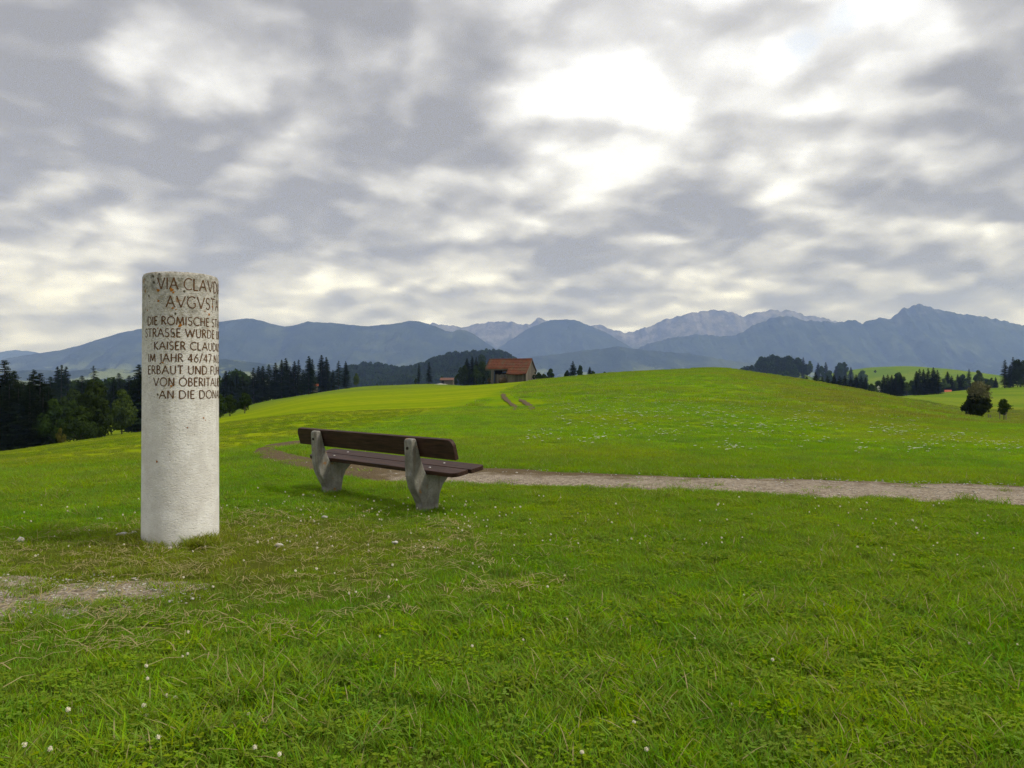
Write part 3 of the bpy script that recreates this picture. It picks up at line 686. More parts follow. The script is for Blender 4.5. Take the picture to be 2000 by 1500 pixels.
# ------------------------------------------------------------------ stone pillar (milestone)
def mat_pillar():
    m, b, out = new_mat('pillar_stone'); P = b.obj(); x, y, z = b.sep(P)
    n = b.noise(P, 6.0, 6, 0.65); fine = b.noise(P, 60.0, 5, 0.7)
    tool = b.noise(b.vmath('MULTIPLY', b.comb(b.math('ADD', x, b.math('MULTIPLY', z, 0.8)), y, b.math('SUBTRACT', z, b.math('MULTIPLY', x, .6))), (1.0, 1.0, 3.4)), 34.0, 3, 0.6)
    col = b.mix(b.smooth(n, 0.35, 0.7), (0.64, 0.615, 0.585), (0.78, 0.765, 0.74))
    col = b.mix(b.math('MULTIPLY', b.smooth(tool, 0.50, 0.66), b.math('ADD', .14, b.math('MULTIPLY', b.smooth(z, .5, 1.8), .4))), col, (0.33, 0.295, 0.25))
    pit = b.smooth(b.vor(P, 26.0), 0.17, 0.07); pm = b.math('MULTIPLY', b.smooth(b.noise(P, 9.0, 3), 0.50, 0.62), b.smooth(z, .3, 1.9))
    col = b.mix(b.math('MULTIPLY', pit, pm), col, (0.13, 0.115, 0.095))
    # grey weathering and algae, thicker at the head
    top = b.smooth(b.math('ADD', z, b.math('MULTIPLY', b.math('SUBTRACT', n, .5), 1.5)), 1.55, 2.40)
    speck = b.smooth(b.noise(P, 22.0, 5, 0.75), 0.42, 0.60)
    col = b.mix(b.math('MULTIPLY', top, b.math('ADD', .45, b.math('MULTIPLY', speck, .42))), col, (0.115, 0.105, 0.075))
    mid = b.math('MULTIPLY', b.smooth(z, .9, 1.9), b.smooth(b.noise(P, 30.0, 5, .7), .5, .66)); col = b.mix(b.math('MULTIPLY', mid, .5), col, (0.26, 0.215, 0.15))
    drip = b.noise(b.vmath('MULTIPLY', P, (11.0, 11.0, .55)), 1.0, 4, .6); col = b.mix(b.math('MULTIPLY', b.math('MULTIPLY', b.smooth(drip, .5, .68), b.smooth(z, .2, 2.0)), .45), col, (0.30, 0.27, 0.22))
    sx = b.smooth(b.vor(b.vmath('ADD', P, (3, 1, 2)), 5.0), .16, .08); col = b.mix(b.math('MULTIPLY', b.math('MULTIPLY', sx, b.smooth(fine, .4, .6)), b.smooth(z, 1.3, 2.1)), col, (0.27, 0.13, 0.03))
    base = b.smooth(z, .16, .02); col = b.mix(b.math('MULTIPLY', base, .35), col, (0.36, 0.335, 0.31))
    principled(b, out, col, 0.92, 0.15, bump(b, b.math('ADD', b.math('ADD', b.math('MULTIPLY', tool, .8), b.math('MULTIPLY', fine, .35)), b.math('MULTIPLY', pit, -.5)), 0.7, 0.011)); return m
def mat_flat(name, c0, c1, scale=20, rough=.8, spec=.2):
    m, b, out = new_mat(name); n = b.noise(b.obj(), scale, 5, .65); principled(b, out, b.mix(b.smooth(n, .3, .7), c0, c1), rough, spec, bump(b, n, .3, .004)); return m
M_PILLAR = mat_pillar()
M_INK = mat_flat('inscription_brown', (0.070, 0.034, 0.014), (0.150, 0.075, 0.032), 45)
M_LICHEN = mat_flat('lichen_orange', (0.25, 0.085, 0.010), (0.42, 0.17, 0.02), 90)
M_LICHEN_D = mat_flat('lichen_dark', (0.045, 0.04, 0.03), (0.12, 0.10, 0.06), 90)
M_PLATE = mat_flat('cap_plate', (0.22, 0.20, 0.17), (0.36, 0.33, 0.28), 30)
def arc(cx, cy, rx, ry, a0, a1, n=14): return [(cx + rx * math.cos(R(a0 + (a1 - a0) * i / (n - 1))), cy + ry * math.sin(R(a0 + (a1 - a0) * i / (n - 1)))) for i in range(n)]
def glyphs():
    g = {}
    g['A'] = (.80, [[(0, 0), (.40, 1), (.80, 0)], [(.15, .36), (.65, .36)]])
    g['V'] = (.78, [[(0, 1), (.39, 0), (.78, 1)]])
    g['I'] = (.14, [[(.07, 0), (.07, 1)]])
    g['C'] = (.74, [arc(.46, .5, .44, .5, 48, 312, 20)])
    g['G'] = (.80, [arc(.46, .5, .44, .5, 48, 300, 20) + [(.76, .12), (.76, .42)], [(.58, .42), (.80, .42)]])
    g['L'] = (.48, [[(.06, 1), (.06, 0), (.48, 0)]])
    g['D'] = (.74, [[(.06, 0), (.06, 1), (.26, 1)] + arc(.26, .5, .44, .5, 85, -85, 14) + [(.26, 0), (.06, 0)]])
    g['E'] = (.46, [[(.46, 1), (.06, 1), (.06, 0), (.46, 0)], [(.06, .53), (.40, .53)]])
    g['F'] = (.46, [[(.46, 1), (.06, 1), (.06, 0)], [(.06, .53), (.40, .53)]])
    g['R'] = (.58, [[(.06, 0), (.06, 1), (.22, 1)] + arc(.22, .755, .26, .245, 85, -85, 12) + [(.08, .51)], [(.24, .50), (.58, 0)]])
    g['B'] = (.54, [[(.06, 0), (.06, 1), (.20, 1)] + arc(.20, .77, .22, .23, 85, -85, 10) + [(.08, .54)], [(.20, .535)] + arc(.22, .27, .28, .265, 85, -85, 10) + [(.06, .005)]])
    g['S'] = (.50, [arc(.26, .75, .21, .25, 40, 230, 12) + arc(.24, .26, .23, .26, 60, -150, 14)])
    g['M'] = (.90, [[(.04, 0), (.14, 1), (.45, .12), (.76, 1), (.86, 0)]])
    g['H'] = (.68, [[(.06, 0), (.06, 1)], [(.62, 0), (.62, 1)], [(.06, .52), (.62, .52)]])
    g['K'] = (.60, [[(.06, 0), (.06, 1)], [(.54, 1), (.08, .5), (.60, 0)]])
    g['T'] = (.62, [[(0, 1), (.62, 1)], [(.31, 1), (.31, 0)]])
    g['U'] = (.66, [[(.06, 1), (.06, .32)] + arc(.33, .29, .27, .29, 180, 360, 12) + [(.60, .32), (.60, 1)]])
    g['W'] = (1.10, [[(0, 1), (.28, 0), (.55, .9), (.82, 0), (1.10, 1)]])
    g['N'] = (.70, [[(.06, 0), (.06, 1), (.64, 0), (.64, 1)]])
    g['O'] = (.90, [arc(.45, .5, .43, .5, 90, 450, 26)])
    g['J'] = (.32, [[(.24, 1), (.24, -.12), (.18, -.24), (.02, -.26)]])
    g['4'] = (.58, [[(.42, 0), (.42, 1), (.02, .30), (.58, .30)]])
    g['6'] = (.56, [[(.44, 1), (.22, .72), (.06, .38)] + arc(.29, .29, .24, .29, 170, 520, 18)])
    g['7'] = (.54, [[(.02, 1), (.54, 1), (.20, 0)]])
    g['/'] = (.40, [[(0, -.1), (.38, 1.1)]])
    g['.'] = (.16, [[(.05, .02), (.11, .05)]])
    g['-'] = (.34, [[(.04, .48), (.30, .48)]])
    g['Ü'] = (.66, g['U'][1] + [[(.18, 1.16), (.22, 1.22)], [(.44, 1.16), (.48, 1.22)]])
    g['Ö'] = (.90, g['O'][1] + [[(.28, 1.14), (.32, 1.20)], [(.58, 1.14), (.62, 1.20)]])
    return g
GLY = glyphs()
def build_pillar():
    cx, cy, r = PILLAR; H = 2.325; z0 = gz(cx, cy)
    root = empty('milestone_pillar', (cx, cy, z0))
    tag(root, 'tall round pale stone pillar with brown carved inscription standing in the grass', 'pillar')
    # body: lathe with worn rim
    prof = [(r * .985, -.12), (r * 1.0, .0)] + [(r * 1.0 - .008 * (k / 12), k / 12 * (H - .035)) for k in range(1, 13)] + [(r - .011, H - .022), (r - .019, H - .008), (r - .032, H - .001), (r * .55, H + .002), (.001, H + .003)]
    n = 96; V = []; f = []
    for k, (rr, zz) in enumerate(prof):
        for i in range(n):
            a = 2 * math.pi * i / n; q = rr * (1 + .006 * (vnoise(math.cos(a) * 3 + 9, zz * 2.0 + math.sin(a) * 3, 1.0, 2) - .5)) if k < len(prof) - 1 else rr
            chip = .006 * max(0, vnoise(i * .5, k * .7, 1.0, 5) - .72) / .28 if k in (13, 14, 15) else 0
            V.append((math.cos(a) * (q - chip), math.sin(a) * (q - chip), zz - chip))
    for k in range(len(prof) - 1):
        for i in range(n): f.append((k * n + i, k * n + (i + 1) % n, (k + 1) * n + (i + 1) % n, (k + 1) * n + i))
    me = mesh_np('shaft', V, f, mat=M_PILLAR, smooth=True)
    obj('shaft', me, root)
    # small round plate let into the top, and the mortar foot
    bm = bmesh.new(); bmesh.ops.create_cone(bm, cap_ends=True, segments=32, radius1=.098, radius2=.09, depth=.024); bmesh.ops.translate(bm, verts=bm.verts, vec=(0.0, 0, H + .013))
    obj('top_plate', bm_mesh('top_plate', bm, M_PLATE), root)
    fp = [(math.cos(a) * (r + .035 + .03 * vnoise(math.cos(a) * 2 + 4, math.sin(a) * 2 + 4, .7, 3)), math.sin(a) * (r + .035 + .03 * vnoise(math.cos(a) * 2 + 4, math.sin(a) * 2 + 4, .7, 3))) for a in np.linspace(0, 2 * math.pi, 40, endpoint=False)]
    o = obj('footing', bm_mesh('footing', prism(fp, -.12, .012, 'z', .008, 1), mat_flat('mortar', (0.40, .37, .34), (.56, .53, .50), 18)), root)
    # inscription: each line is carved round the front of the shaft
    d = Vector((cx, cy)).normalized(); dc = -d; dr = Vector((d.y, -d.x))   # towards the camera / to its right
    Yf = cy - r * d.y
    def zpx(py): return EYE + (HZ - py) / F * Yf - z0
    def on(th, z, off):
        v = dc * math.cos(th) + dr * math.sin(th); rr = r - .008 * (z / H) + off; return (v.x * rr, v.y * rr, z)
    lines = [('VIA CLAVDIA', 'VIA CLAVD', 542.7, 565.0, -35.7, 68.6), ('AVGVSTA', 'AVGVS', 577.9, 600.3, -21.7, 47.5), ('DIE RÖMISCHE STAATS-', 'DIE RÖMISCHE', 618.4, 634.4, -56.4, 45.6),
             ('STRASSE WURDE UNTER', 'STRASSE WURDE', 641.9, 657.9, -62.9, 59.0), ('KAISER CLAUDIUS', 'KAISER CLAUD', 667.5, 682.8, -41.8, 63.8), ('IM JAHR 46/47 N.CHR.', 'IM JAHR 46/47', 690.9, 706.5, -54.0, 50.8),
             ('ERBAUT UND FÜHRT', 'ERBAUT UND', 714.4, 730.4, -54.5, 41.6), ('VON OBERITALIEN', 'VON OBERITAL', 737.9, 753.9, -42.5, 67.0), ('AN DIE DONAU', 'AN DIE', 762.8, 778.4, -32.4, 19.8)]
    GAP, SPC = .17, .40
    def layout(t):
        x = 0; out = []
        for ch in t:
            if ch == ' ': x += SPC; continue
            w, st = GLY[ch]; out.append((x, st)); x += w + GAP
        return out, x - GAP
    for (txt, ref, yt, yb, a0, a1) in lines:
        lay, _ = layout(txt); _, wr = layout(ref); zt, zb = zpx(yt), zpx(yb); hcap = zt - zb; ka = (R(a1) - R(a0)) / wr
        V = []; f = []; s = 0; wz = (.0044 if hcap < .08 else .0046)
        for (gx, strokes) in lay:
            cut = []
            for stp in strokes:      # break strokes at sharp corners
                cur = [stp[0]]
                for i in range(1, len(stp)):
                    cur.append(stp[i])
                    if i < len(stp) - 1:
                        a_ = math.atan2(stp[i][1] - stp[i - 1][1], stp[i][0] - stp[i - 1][0]); b_ = math.atan2(stp[i + 1][1] - stp[i][1], stp[i + 1][0] - stp[i][0])
                        if abs((b_ - a_ + math.pi) % (2 * math.pi) - math.pi) > .7: cut.append(cur); cur = [stp[i]]
                cut.append(cur)
            for stp in cut:
                pts = [(R(a0) + (gx + p[0]) * ka, zb + p[1] * hcap) for p in stp]
                # subdivide so that strokes follow the curve
                q = [pts[0]]
                for A, B in zip(pts, pts[1:]):
                    m = max(1, int(abs(B[0] - A[0]) * r / .012)); q += [(A[0] + (B[0] - A[0]) * i / m, A[1] + (B[1] - A[1]) * i / m) for i in range(1, m + 1)]
                flat = [(a * r, z) for a, z in q]; k = len(V); off = .0012 + .0004 * (s % 3); s += 1
                for i, (a, z) in enumerate(flat):
                    t0 = flat[max(i - 1, 0)]; t1 = flat[min(i + 1, len(flat) - 1)]; dx, dz = t1[0] - t0[0], t1[1] - t0[1]; L = math.hypot(dx, dz) or 1
                    end = min(i, len(flat) - 1 - i); w = wz * (1.25 if end == 0 else .95) * (0.8 + .4 * vnoise(a * 40 + 7, z * 40, 1.0, 3)); nx, nz = -dz / L * w, dx / L * w
                    V.append(on((a + nx) / r, z + nz, off)); V.append(on((a - nx) / r, z - nz, off))
                f += [(k + 2 * i, k + 2 * i + 1, k + 2 * i + 3, k + 2 * i + 2) for i in range(len(flat) - 1)]
        o = obj('inscription_line', mesh_np('inscription_line', V, f, mat=M_INK), root); o['label'] = 'carved brown line reading ' + txt.replace('-', '')
    # lichen rosettes: (zoomed photo x, y, radius px) on the shaft
    rs = np.random.RandomState(3)
    spots = [(335, 318, 17, 0), (335, 412, 13, 0), (236, 492, 8, 0), (455, 310, 20, 0), (470, 335, 12, 0), (465, 478, 10, 0), (495, 490, 7, 0), (800, 515, 14, 0), (760, 492, 6, 0), (290, 185, 11, 1),
             (345, 165, 11, 1), (250, 362, 10, 1), (295, 240, 14, 1), (490, 530, 12, 1), (530, 635, 16, 0), (330, 662, 8, 0), (470, 705, 11, 1), (480, 745, 6, 0), (372, 975, 10, 0), (448, 1192, 13, 0),
             (328, 1270, 11, 1), (740, 1488, 9, 0), (757, 1508, 6, 0), (592, 1573, 7, 0), (318, 1882, 11, 0), (640, 800, 5, 1), (560, 1100, 5, 1), (850, 340, 10, 1), (830, 440, 12, 0), (570, 320, 10, 1), (600, 370, 9, 1)]
    for (sx, sy, sr, dk) in spots:
        px, py = 240 + sx / 4.6875, 500 + sy / 4.6875; cxp = 355.5 - (py - 535) / 515 * 3.5; s = max(-.98, min(.98, (px - cxp) / 77)); th = math.asin(s) ; z = zpx(py)
        rad = sr / 4.6875 / F * 6.75; V = [on(th, z, .0026)]; nn = 11
        for i in range(nn):
            a = 6.283 * i / nn; q = rad * rs.uniform(.55, 1.25); V.append(on(th + math.cos(a) * q / r, z + math.sin(a) * q, .0016))
        obj('lichen', mesh_np('lichen', V, [(0, i + 1, (i + 1) % nn + 1) for i in range(nn)], mat=M_LICHEN_D if dk else M_LICHEN), root)
build_pillar()

# ------------------------------------------------------------------ bench
def mat_wood():
    m, b, out = new_mat('bench_wood'); P = b.obj(); g = b.noise(b.vmath('MULTIPLY', P, (1.2, 26.0, 26.0)), 2.2, 5, 0.65); n = b.noise(P, 5.0, 4)
    col = b.mix(b.smooth(g, .3, .7), (0.014, 0.007, 0.005), (0.060, 0.027, 0.018)); col = b.mix(b.math('MULTIPLY', b.smooth(n, .5, .75), .35), col, (0.075, 0.046, 0.036))
    principled(b, out, col, 0.6, 0.2, bump(b, g, .5, .004)); return m
def mat_concrete():
    m, b, out = new_mat('bench_concrete'); P = b.obj(); n = b.noise(P, 5.0, 6, .65); f = b.noise(P, 55.0, 5, .7)
    col = b.mix(b.smooth(n, .32, .68), (0.15, 0.145, 0.125), (0.31, 0.30, 0.27)); col = b.mix(b.math('MULTIPLY', b.smooth(f, .5, .65), .45), col, (0.10, 0.095, 0.08))
    st = b.noise(b.vmath('MULTIPLY', P, (14.0, 14.0, 1.2)), 1.0, 4); col = b.mix(b.math('MULTIPLY', b.smooth(st, .52, .68), .5), col, (0.13, 0.095, 0.06))
    lich = b.smooth(b.noise(b.vmath('ADD', P, (0.6, 0.2, 0.9)), 9.0, 4, .6), .62, .70); col = b.mix(b.math('MULTIPLY', lich, .8), col, (0.28, 0.13, 0.03))
    principled(b, out, col, .93, .15, bump(b, b.math('ADD', f, n), .6, .006)); return m
M_WOOD = mat_wood(); M_CONC = mat_concrete(); M_BOLT = mat_flat('bolt_zinc', (.45, .45, .44), (.62, .62, .60), 60, .45, .5); M_HOLE = mat_flat('bolt_hole_dark', (.02, .018, .015), (.05, .04, .03), 60)
def build_bench():
    P1 = np.array([-1.0, 8.565]); P2 = np.array([-2.37, 10.05]); c = (P1 + P2) / 2; e = P1 - P2; sp = np.linalg.norm(e); yaw = math.atan2(e[1], e[0])
    root = empty('park_bench', (c[0], c[1], gz(*c)), yaw); tag(root, 'dark brown wooden bench with grey concrete legs seen from behind', 'bench')
    # local axes: x along the bench (to the near end), y forward, z up
    post = [(0.0, -.15), (0.0, .09), (-.045, .17), (-.10, .27), (-.135, .40), (-.152, .775), (-.138, .80), (-.095, .805), (-.078, .785), (-.03, .61), (.022, .47), (.062, .40), (.078, .30), (.07, .15), (.06, -.15)]
    web = [(.03, -.15), (.03, .395), (.06, .405), (.44, .455), (.455, .44), (.455, .41), (.36, .355), (.29, .285), (.248, .19), (.228, .08), (.222, -.15)]
    for s in (-1, 1):
        x = s * sp / 2; bm = prism(post, x - .068, x + .068, 'x', .014, 2); me = bm_mesh('leg', bm, M_CONC); bm = prism(web, x - .05, x + .05, 'x', .010, 2); bm.from_mesh(me); bpy.data.meshes.remove(me)
        o = obj('leg', bm_mesh('leg', bm, M_CONC, False), root)
        bmh = bmesh.new(); bmesh.ops.create_cone(bmh, cap_ends=True, segments=12, radius1=.017, radius2=.015, depth=.014); bmesh.ops.rotate(bmh, verts=bmh.verts, matrix=Matrix.Rotation(R(90), 3, 'X')); bmesh.ops.translate(bmh, verts=bmh.verts, vec=(x, -.154, .70)); obj('bolt', bm_mesh('bolt', bmh, M_HOLE), o)  # near-black colour stands in for the shade inside a bolt hole
    def rounded(x0, x1, y0, y1, rad, which):
        pts = []
        for (cxn, cyn, a0, key) in ((x1, y1, 0, 'tr'), (x0, y1, 90, 'tl'), (x0, y0, 180, 'bl'), (x1, y0, 270, 'br')):
            rr = rad if key in which else .006; ox = cxn - rr if 'r' in key else cxn + rr; oy = cyn - rr if 't' in key else cyn + rr
            pts += arc(ox, oy, rr, rr, a0, a0 + 90, 8 if rr > .01 else 3)
        return pts
    def plank(name, half0, half1, y0, y1, rad, which, tilt, pivot, th, label=None):
        bm = prism(rounded(-half0, half1, y0, y1, rad, which), 0, th, 'z', .007, 2)
        bmesh.ops.rotate(bm, verts=bm.verts, matrix=Matrix.Rotation(tilt, 3, 'X')); bmesh.ops.translate(bm, verts=bm.verts, vec=pivot)
        return obj(name, bm_mesh(name, bm, M_WOOD), root)
    h = sp / 2
    # backrest: upright plank in front of the posts, top corners rounded
    plank('backrest', h + .58, h + .66, 0, .215, .075, ('tr', 'tl'), R(90 + 14.8), (0, -.024, .605), -.045)
    tl = math.atan2(.07, .40); zt = .412
    rear = plank('seat_plank', h + .52, h + .55, 0, .185, .085, ('br', 'bl'), tl, (0, .055, zt), .046)
    front = plank('seat_plank', h + .52, h + .58, .20, .40, .06, ('tr', 'tl'), tl, (0, .055, zt), .046)
    for pl, yy in ((rear, .10), (front, .30)):
        for s in (-1, 1):
            bm = bmesh.new(); bmesh.ops.create_uvsphere(bm, u_segments=12, v_segments=6, radius=.014)
            for v in bm.verts: v.co.z *= .45
            bmesh.ops.translate(bm, verts=bm.verts, vec=(s * h, .055 + yy * math.cos(tl) - .046 * math.sin(tl), zt + yy * math.sin(tl) + .047 * math.cos(tl)))
            obj('bolt', bm_mesh('bolt', bm, M_BOLT, True), pl)
build_bench()

# ------------------------------------------------------------------ loose stones in the turf
M_STONE = mat_stone('fieldstone', (0.34, .32, .29), (0.55, .53, .50))
def stone(px, py, w, label, seed, flat=.55):
    p = px_ground(px, py); rs = np.random.RandomState(seed); bm = bmesh.new(); bmesh.ops.create_icosphere(bm, subdivisions=3, radius=1)
    sc = Vector((1, rs.uniform(.6, .85), flat)); W = w / F * p[1] * .5
    for v in bm.verts:
        k = 1 + (vnoise(v.co.x * 1.3 + seed, v.co.y * 1.3 + v.co.z, .8, seed) - .5) * .5; v.co = Vector((v.co.x * sc.x, v.co.y * sc.y, v.co.z * sc.z)) * W * k
    o = obj('stone', bm_mesh('stone', bm, M_STONE, True), None, (p[0], p[1], p[2] + W * flat * .45 + .012), (0, 0, rs.rand() * .6 - .3)); tag(o, label, 'stone')
stone(240, 1047, 24, 'flat pale stone lying close left of the pillar foot', 1, .32)
stone(262, 1044, 12, 'small pebble between the flat stone and the pillar foot', 2)
stone(41, 1060, 15, 'round whitish stone in the grass near the left edge', 3, .8)
stone(194, 1018, 12, 'small grey stone in the turf above left of the flat stone', 4)
stone(545, 1070, 15, 'pale stone in the dry grass right of the pillar', 5, .6)
stone(385, 1063, 13, 'half hidden stone in the tuft at the right of the pillar foot', 6)
stone(634, 1014, 12, 'small pale stone in dry grass between pillar and bench', 7)
stone(771, 1064, 12, 'pale pebble in the grass below the near bench leg', 8)
# ------------------------------------------------------------------ trees
def mat_leaf(name, c0, c1, scale=0.35, trans=0.25):
    m, b, out = new_mat(name); P = b.pos(); rnd = b.node('ShaderNodeObjectInfo').outputs['Random']
    n = b.noise(P, scale, 4, .6); t = b.attr('tint')
    col = b.mix(b.math('ADD', b.math('MULTIPLY', n, .6), b.math('MULTIPLY', t, .45), clamp=True), c0, c1)
    hs = b.node('ShaderNodeHueSaturation'); b.put(hs.inputs['Color'], col); b.put(hs.inputs['Value'], b.math('ADD', .78, b.math('MULTIPLY', rnd, .45))); b.put(hs.inputs['Hue'], b.math('ADD', .49, b.math('MULTIPLY', rnd, .025)))
    d = b.node('ShaderNodeBsdfDiffuse'); tr = b.node('ShaderNodeBsdfTranslucent'); mx = b.node('ShaderNodeMixShader'); mx.inputs[0].default_value = trans
    b.l.new(hs.outputs[0], d.inputs[0]); b.l.new(hs.outputs[0], tr.inputs[0]); b.l.new(d.outputs[0], mx.inputs[1]); b.l.new(tr.outputs[0], mx.inputs[2]); b.l.new(mx.outputs[0], out.inputs[0]); return m
M_NEEDLE = mat_leaf('spruce_needles', (0.010, 0.020, 0.009), (0.034, 0.050, 0.018), .3, .12)
M_LEAF = mat_leaf('broad_leaves', (0.012, 0.025, 0.005), (0.045, 0.070, 0.012), .3, .25)
M_LEAF_L = mat_leaf('light_leaves', (0.032, 0.055, 0.010), (0.085, 0.120, 0.022), .3, .3)
M_LEAF_P = mat_leaf('pale_leaves', (0.085, 0.085, 0.040), (0.170, 0.165, 0.085), .6, .3)
M_LEAF_D = mat_leaf('dark_leaves', (0.010, 0.016, 0.006), (0.030, 0.042, 0.012), .6, .15)
M_REED = mat_leaf('reeds', (0.09, 0.10, 0.02), (0.16, 0.15, 0.035), .6, .3)
M_BARK = mat_flat('bark', (0.030, .024, .018), (0.085, .070, .055), 6, .95)
def tube(path, rad, n=7):
    path = np.array(path, float); V = []; f = []
    for i, p in enumerate(path):
        t = path[min(i + 1, len(path) - 1)] - path[max(i - 1, 0)]; t /= np.linalg.norm(t) + 1e-9
        a = np.cross(t, (0, 1, 0) if abs(t[1]) < .9 else (1, 0, 0)); a /= np.linalg.norm(a); c = np.cross(t, a)
        for k in range(n): q = 6.2832 * k / n; V.append(p + (a * math.cos(q) + c * math.sin(q)) * rad[i])
    for i in range(len(path) - 1):
        for k in range(n): f.append((i * n + k, i * n + (k + 1) % n, (i + 1) * n + (k + 1) % n, (i + 1) * n + k))
    return V, f
def join(parts):
    V = []; f = []
    for v, q in parts: k = len(V); V += [tuple(p) for p in v]; f += [tuple(i + k for i in g) for g in q]
    return V, f
def spruce_mesh(seed, wid=.17, low=.05, whorls=62, per=9, ragged=.25, gap=0.0):
    """unit-height spruce: (trunk mesh, crown mesh)"""
    rs = np.random.RandomState(seed); V = []; T = []; tint = []
    def tri(a, b_, c, t): k = len(V); V.extend((a, b_, c)); T.append((k, k + 1, k + 2)); tint.extend((t, t, t))
    for w in range(whorls):
        t = low + (1 - low) * (w / (whorls - 1)) ** .72; t = min(t, .985); env = wid * (1 - t) ** .74 * min(1, .55 + (t - low) * 4.0) + .006
        for j in range(per if t < .85 else 7):
            if rs.rand() < gap: continue
            az = rs.rand() * 6.2832; L = env * rs.uniform(1 - ragged * 1.6, 1 + ragged); c, s = math.cos(az), math.sin(az); dr = rs.uniform(.15, .55) * (1 - t * .8) - .5 * max(0, t - .8); tv = rs.rand(); z0 = t + rs.uniform(-.012, .012)
            def P(u, side=0.0, dn=0.0): return (c * L * u - s * side, s * L * u + c * side, z0 - dr * L * u * (1.25 - .55 * u) - dn)
            n = 4
            for i in range(n):
                u = .22 + .7 * i / (n - 1); wd = L * .34 * (1.15 - u) + .008
                for sd in (-1, 1): tri(P(u - .16), P(u + .10), P(u + .12 + rs.rand() * .1, sd * wd * rs.uniform(.6, 1.2), rs.uniform(.0, .012)), tv)
                tri(P(u - .12), P(u + .10), P(u + rs.uniform(-.05, .1), rs.uniform(-.3, .3) * wd, wd * rs.uniform(.5, 1.1)), tv * .6)
            tri(P(.8, .012), P(.8, -.012), P(1.12), tv)
    for k in range(6):   # leader
        a = k * 1.05; tri((.004 * math.cos(a), .004 * math.sin(a), .95), (-.004 * math.cos(a), -.004 * math.sin(a), .95), (0, 0, 1.0), .5)
    cr = mesh_np('crown', V, np.array(T), mat=M_NEEDLE); set_attr(cr, 'tint', tint)
    tv, tf = tube([(0, 0, -.04), (0, 0, .1), (0, 0, .5), (0, 0, .97)], [.018, .014, .009, .002]); return mesh_np('trunk', tv, tf, mat=M_BARK, smooth=True), cr
def broad_mesh(seed, wid=.36, low=.12, lobes=18, cards=5200, size=.030, mat=None, flat=1.0, stems=1, open_=0.0):
    rs = np.random.RandomState(seed); mat = mat or M_LEAF; parts = []; C = []
    for i in range(lobes):
        for _ in range(40):
            p = rs.uniform(-1, 1, 3)
            if np.dot(p, p) < 1: break
        t = (p[2] + 1) / 2; wz = wid * (1.0 - .55 * abs(t - .42) ** 1.3 * 1.6)
        C.append((p[0] * wz * .72, p[1] * wz * .72, low + .10 + (1 - low - .2) * t, rs.uniform(.10, .19) * (1.15 - .5 * t)))
    C.append((0, 0, .88, .11)); C = np.array(C)
    li = rs.randint(0, len(C), cards); d = rs.normal(size=(cards, 3)); d /= np.linalg.norm(d, axis=1)[:, None]
    rr = C[li, 3] * rs.uniform(.45, 1.12, cards) ** .6 * (1 + open_ * rs.normal(size=cards) * .3)
    c = C[li, :3] + d * rr[:, None] * (1, 1, .85 * flat); c[:, 2] = np.clip(c[:, 2], low * .6, 1.0)
    a = rs.normal(size=(cards, 3)); a -= d * (a * d).sum(1)[:, None] * .5; a /= np.linalg.norm(a, axis=1)[:, None]; b_ = np.cross(a, d + rs.normal(size=(cards, 3)) * .5); b_ /= np.linalg.norm(b_, axis=1)[:, None] + 1e-6
    s = size * rs.uniform(.5, 1.25, cards)[:, None]
    V = np.stack([c + a * s, c + b_ * s * .62, c - a * s, c - b_ * s * .62], 1).reshape(-1, 3); Fq = np.arange(cards * 4).reshape(-1, 4)
    cr = mesh_np('crown', V, Fq, mat=mat); set_attr(cr, 'tint', np.repeat(rs.rand(cards) * .5 + .5 * rs.rand(len(C))[li], 4))
    for q in range(stems):
        ox, oy = (rs.uniform(-.10, .10, 2) if stems > 1 else (0, 0)); parts.append(tube([(ox * .4, oy * .4, -.05), (ox, oy, low + .1), (ox * 1.2, oy * 1.2, .5), (ox * 1.3, oy * 1.3, .8)], [.020 / stems ** .4, .016 / stems ** .4, .009, .003]))
    for i in range(min(9, lobes)):
        x, y, z, r_ = C[i]; parts.append(tube([(0, 0, low + .05 + .2 * rs.rand()), (x * .5, y * .5, (z + low + .2) / 2), (x, y, z)], [.009, .006, .002], 5))
    tv, tf = join(parts); return mesh_np('trunk', tv, tf, mat=M_BARK, smooth=True), cr
SPR = [spruce_mesh(1), spruce_mesh(2, .20, .03), spruce_mesh(3, .14, .06, 40), spruce_mesh(4, .17, .10, 40, 7, .35, .12), spruce_mesh(5, .23, .02, 46, 9), spruce_mesh(6, .12, .04, 40, 8), spruce_mesh(7, .15, .30, 32, 6, .4, .25)]
BRD = [broad_mesh(11), broad_mesh(12, .40, .06, 22), broad_mesh(13, .30, .05, 18, mat=M_LEAF_L), broad_mesh(14, .46, .03, 20), broad_mesh(15, .44, .04, 22, mat=M_LEAF_L), broad_mesh(16, .5, .10, 16, 4200, .036, stems=3)]
TREES = []
def tree(px, top, Y, kind, var, wscale=1.0, what=None, base_drop=0.0, rnd=random.Random(4)):
    """a tree at distance Y whose tip shows at photograph row `top`"""
    X = (px - 1000) / F * Y; z = gz(X, Y) - base_drop; h = EYE + (HZ - top) / F * Y - z
    tm, cm = (SPR if kind == 's' else BRD)[var]
    if kind == 's': wscale *= 1.38
    name = {'s': 'spruce_tree', 'b': 'broadleaf_tree'}[kind]
    root = empty(name, (X, Y, z), rnd.random() * 6.28); k = h * wscale; root.scale = (k, k, h)
    obj('trunk', tm, root); obj('crown', cm, root); TREES.append((root, px, what)); return root
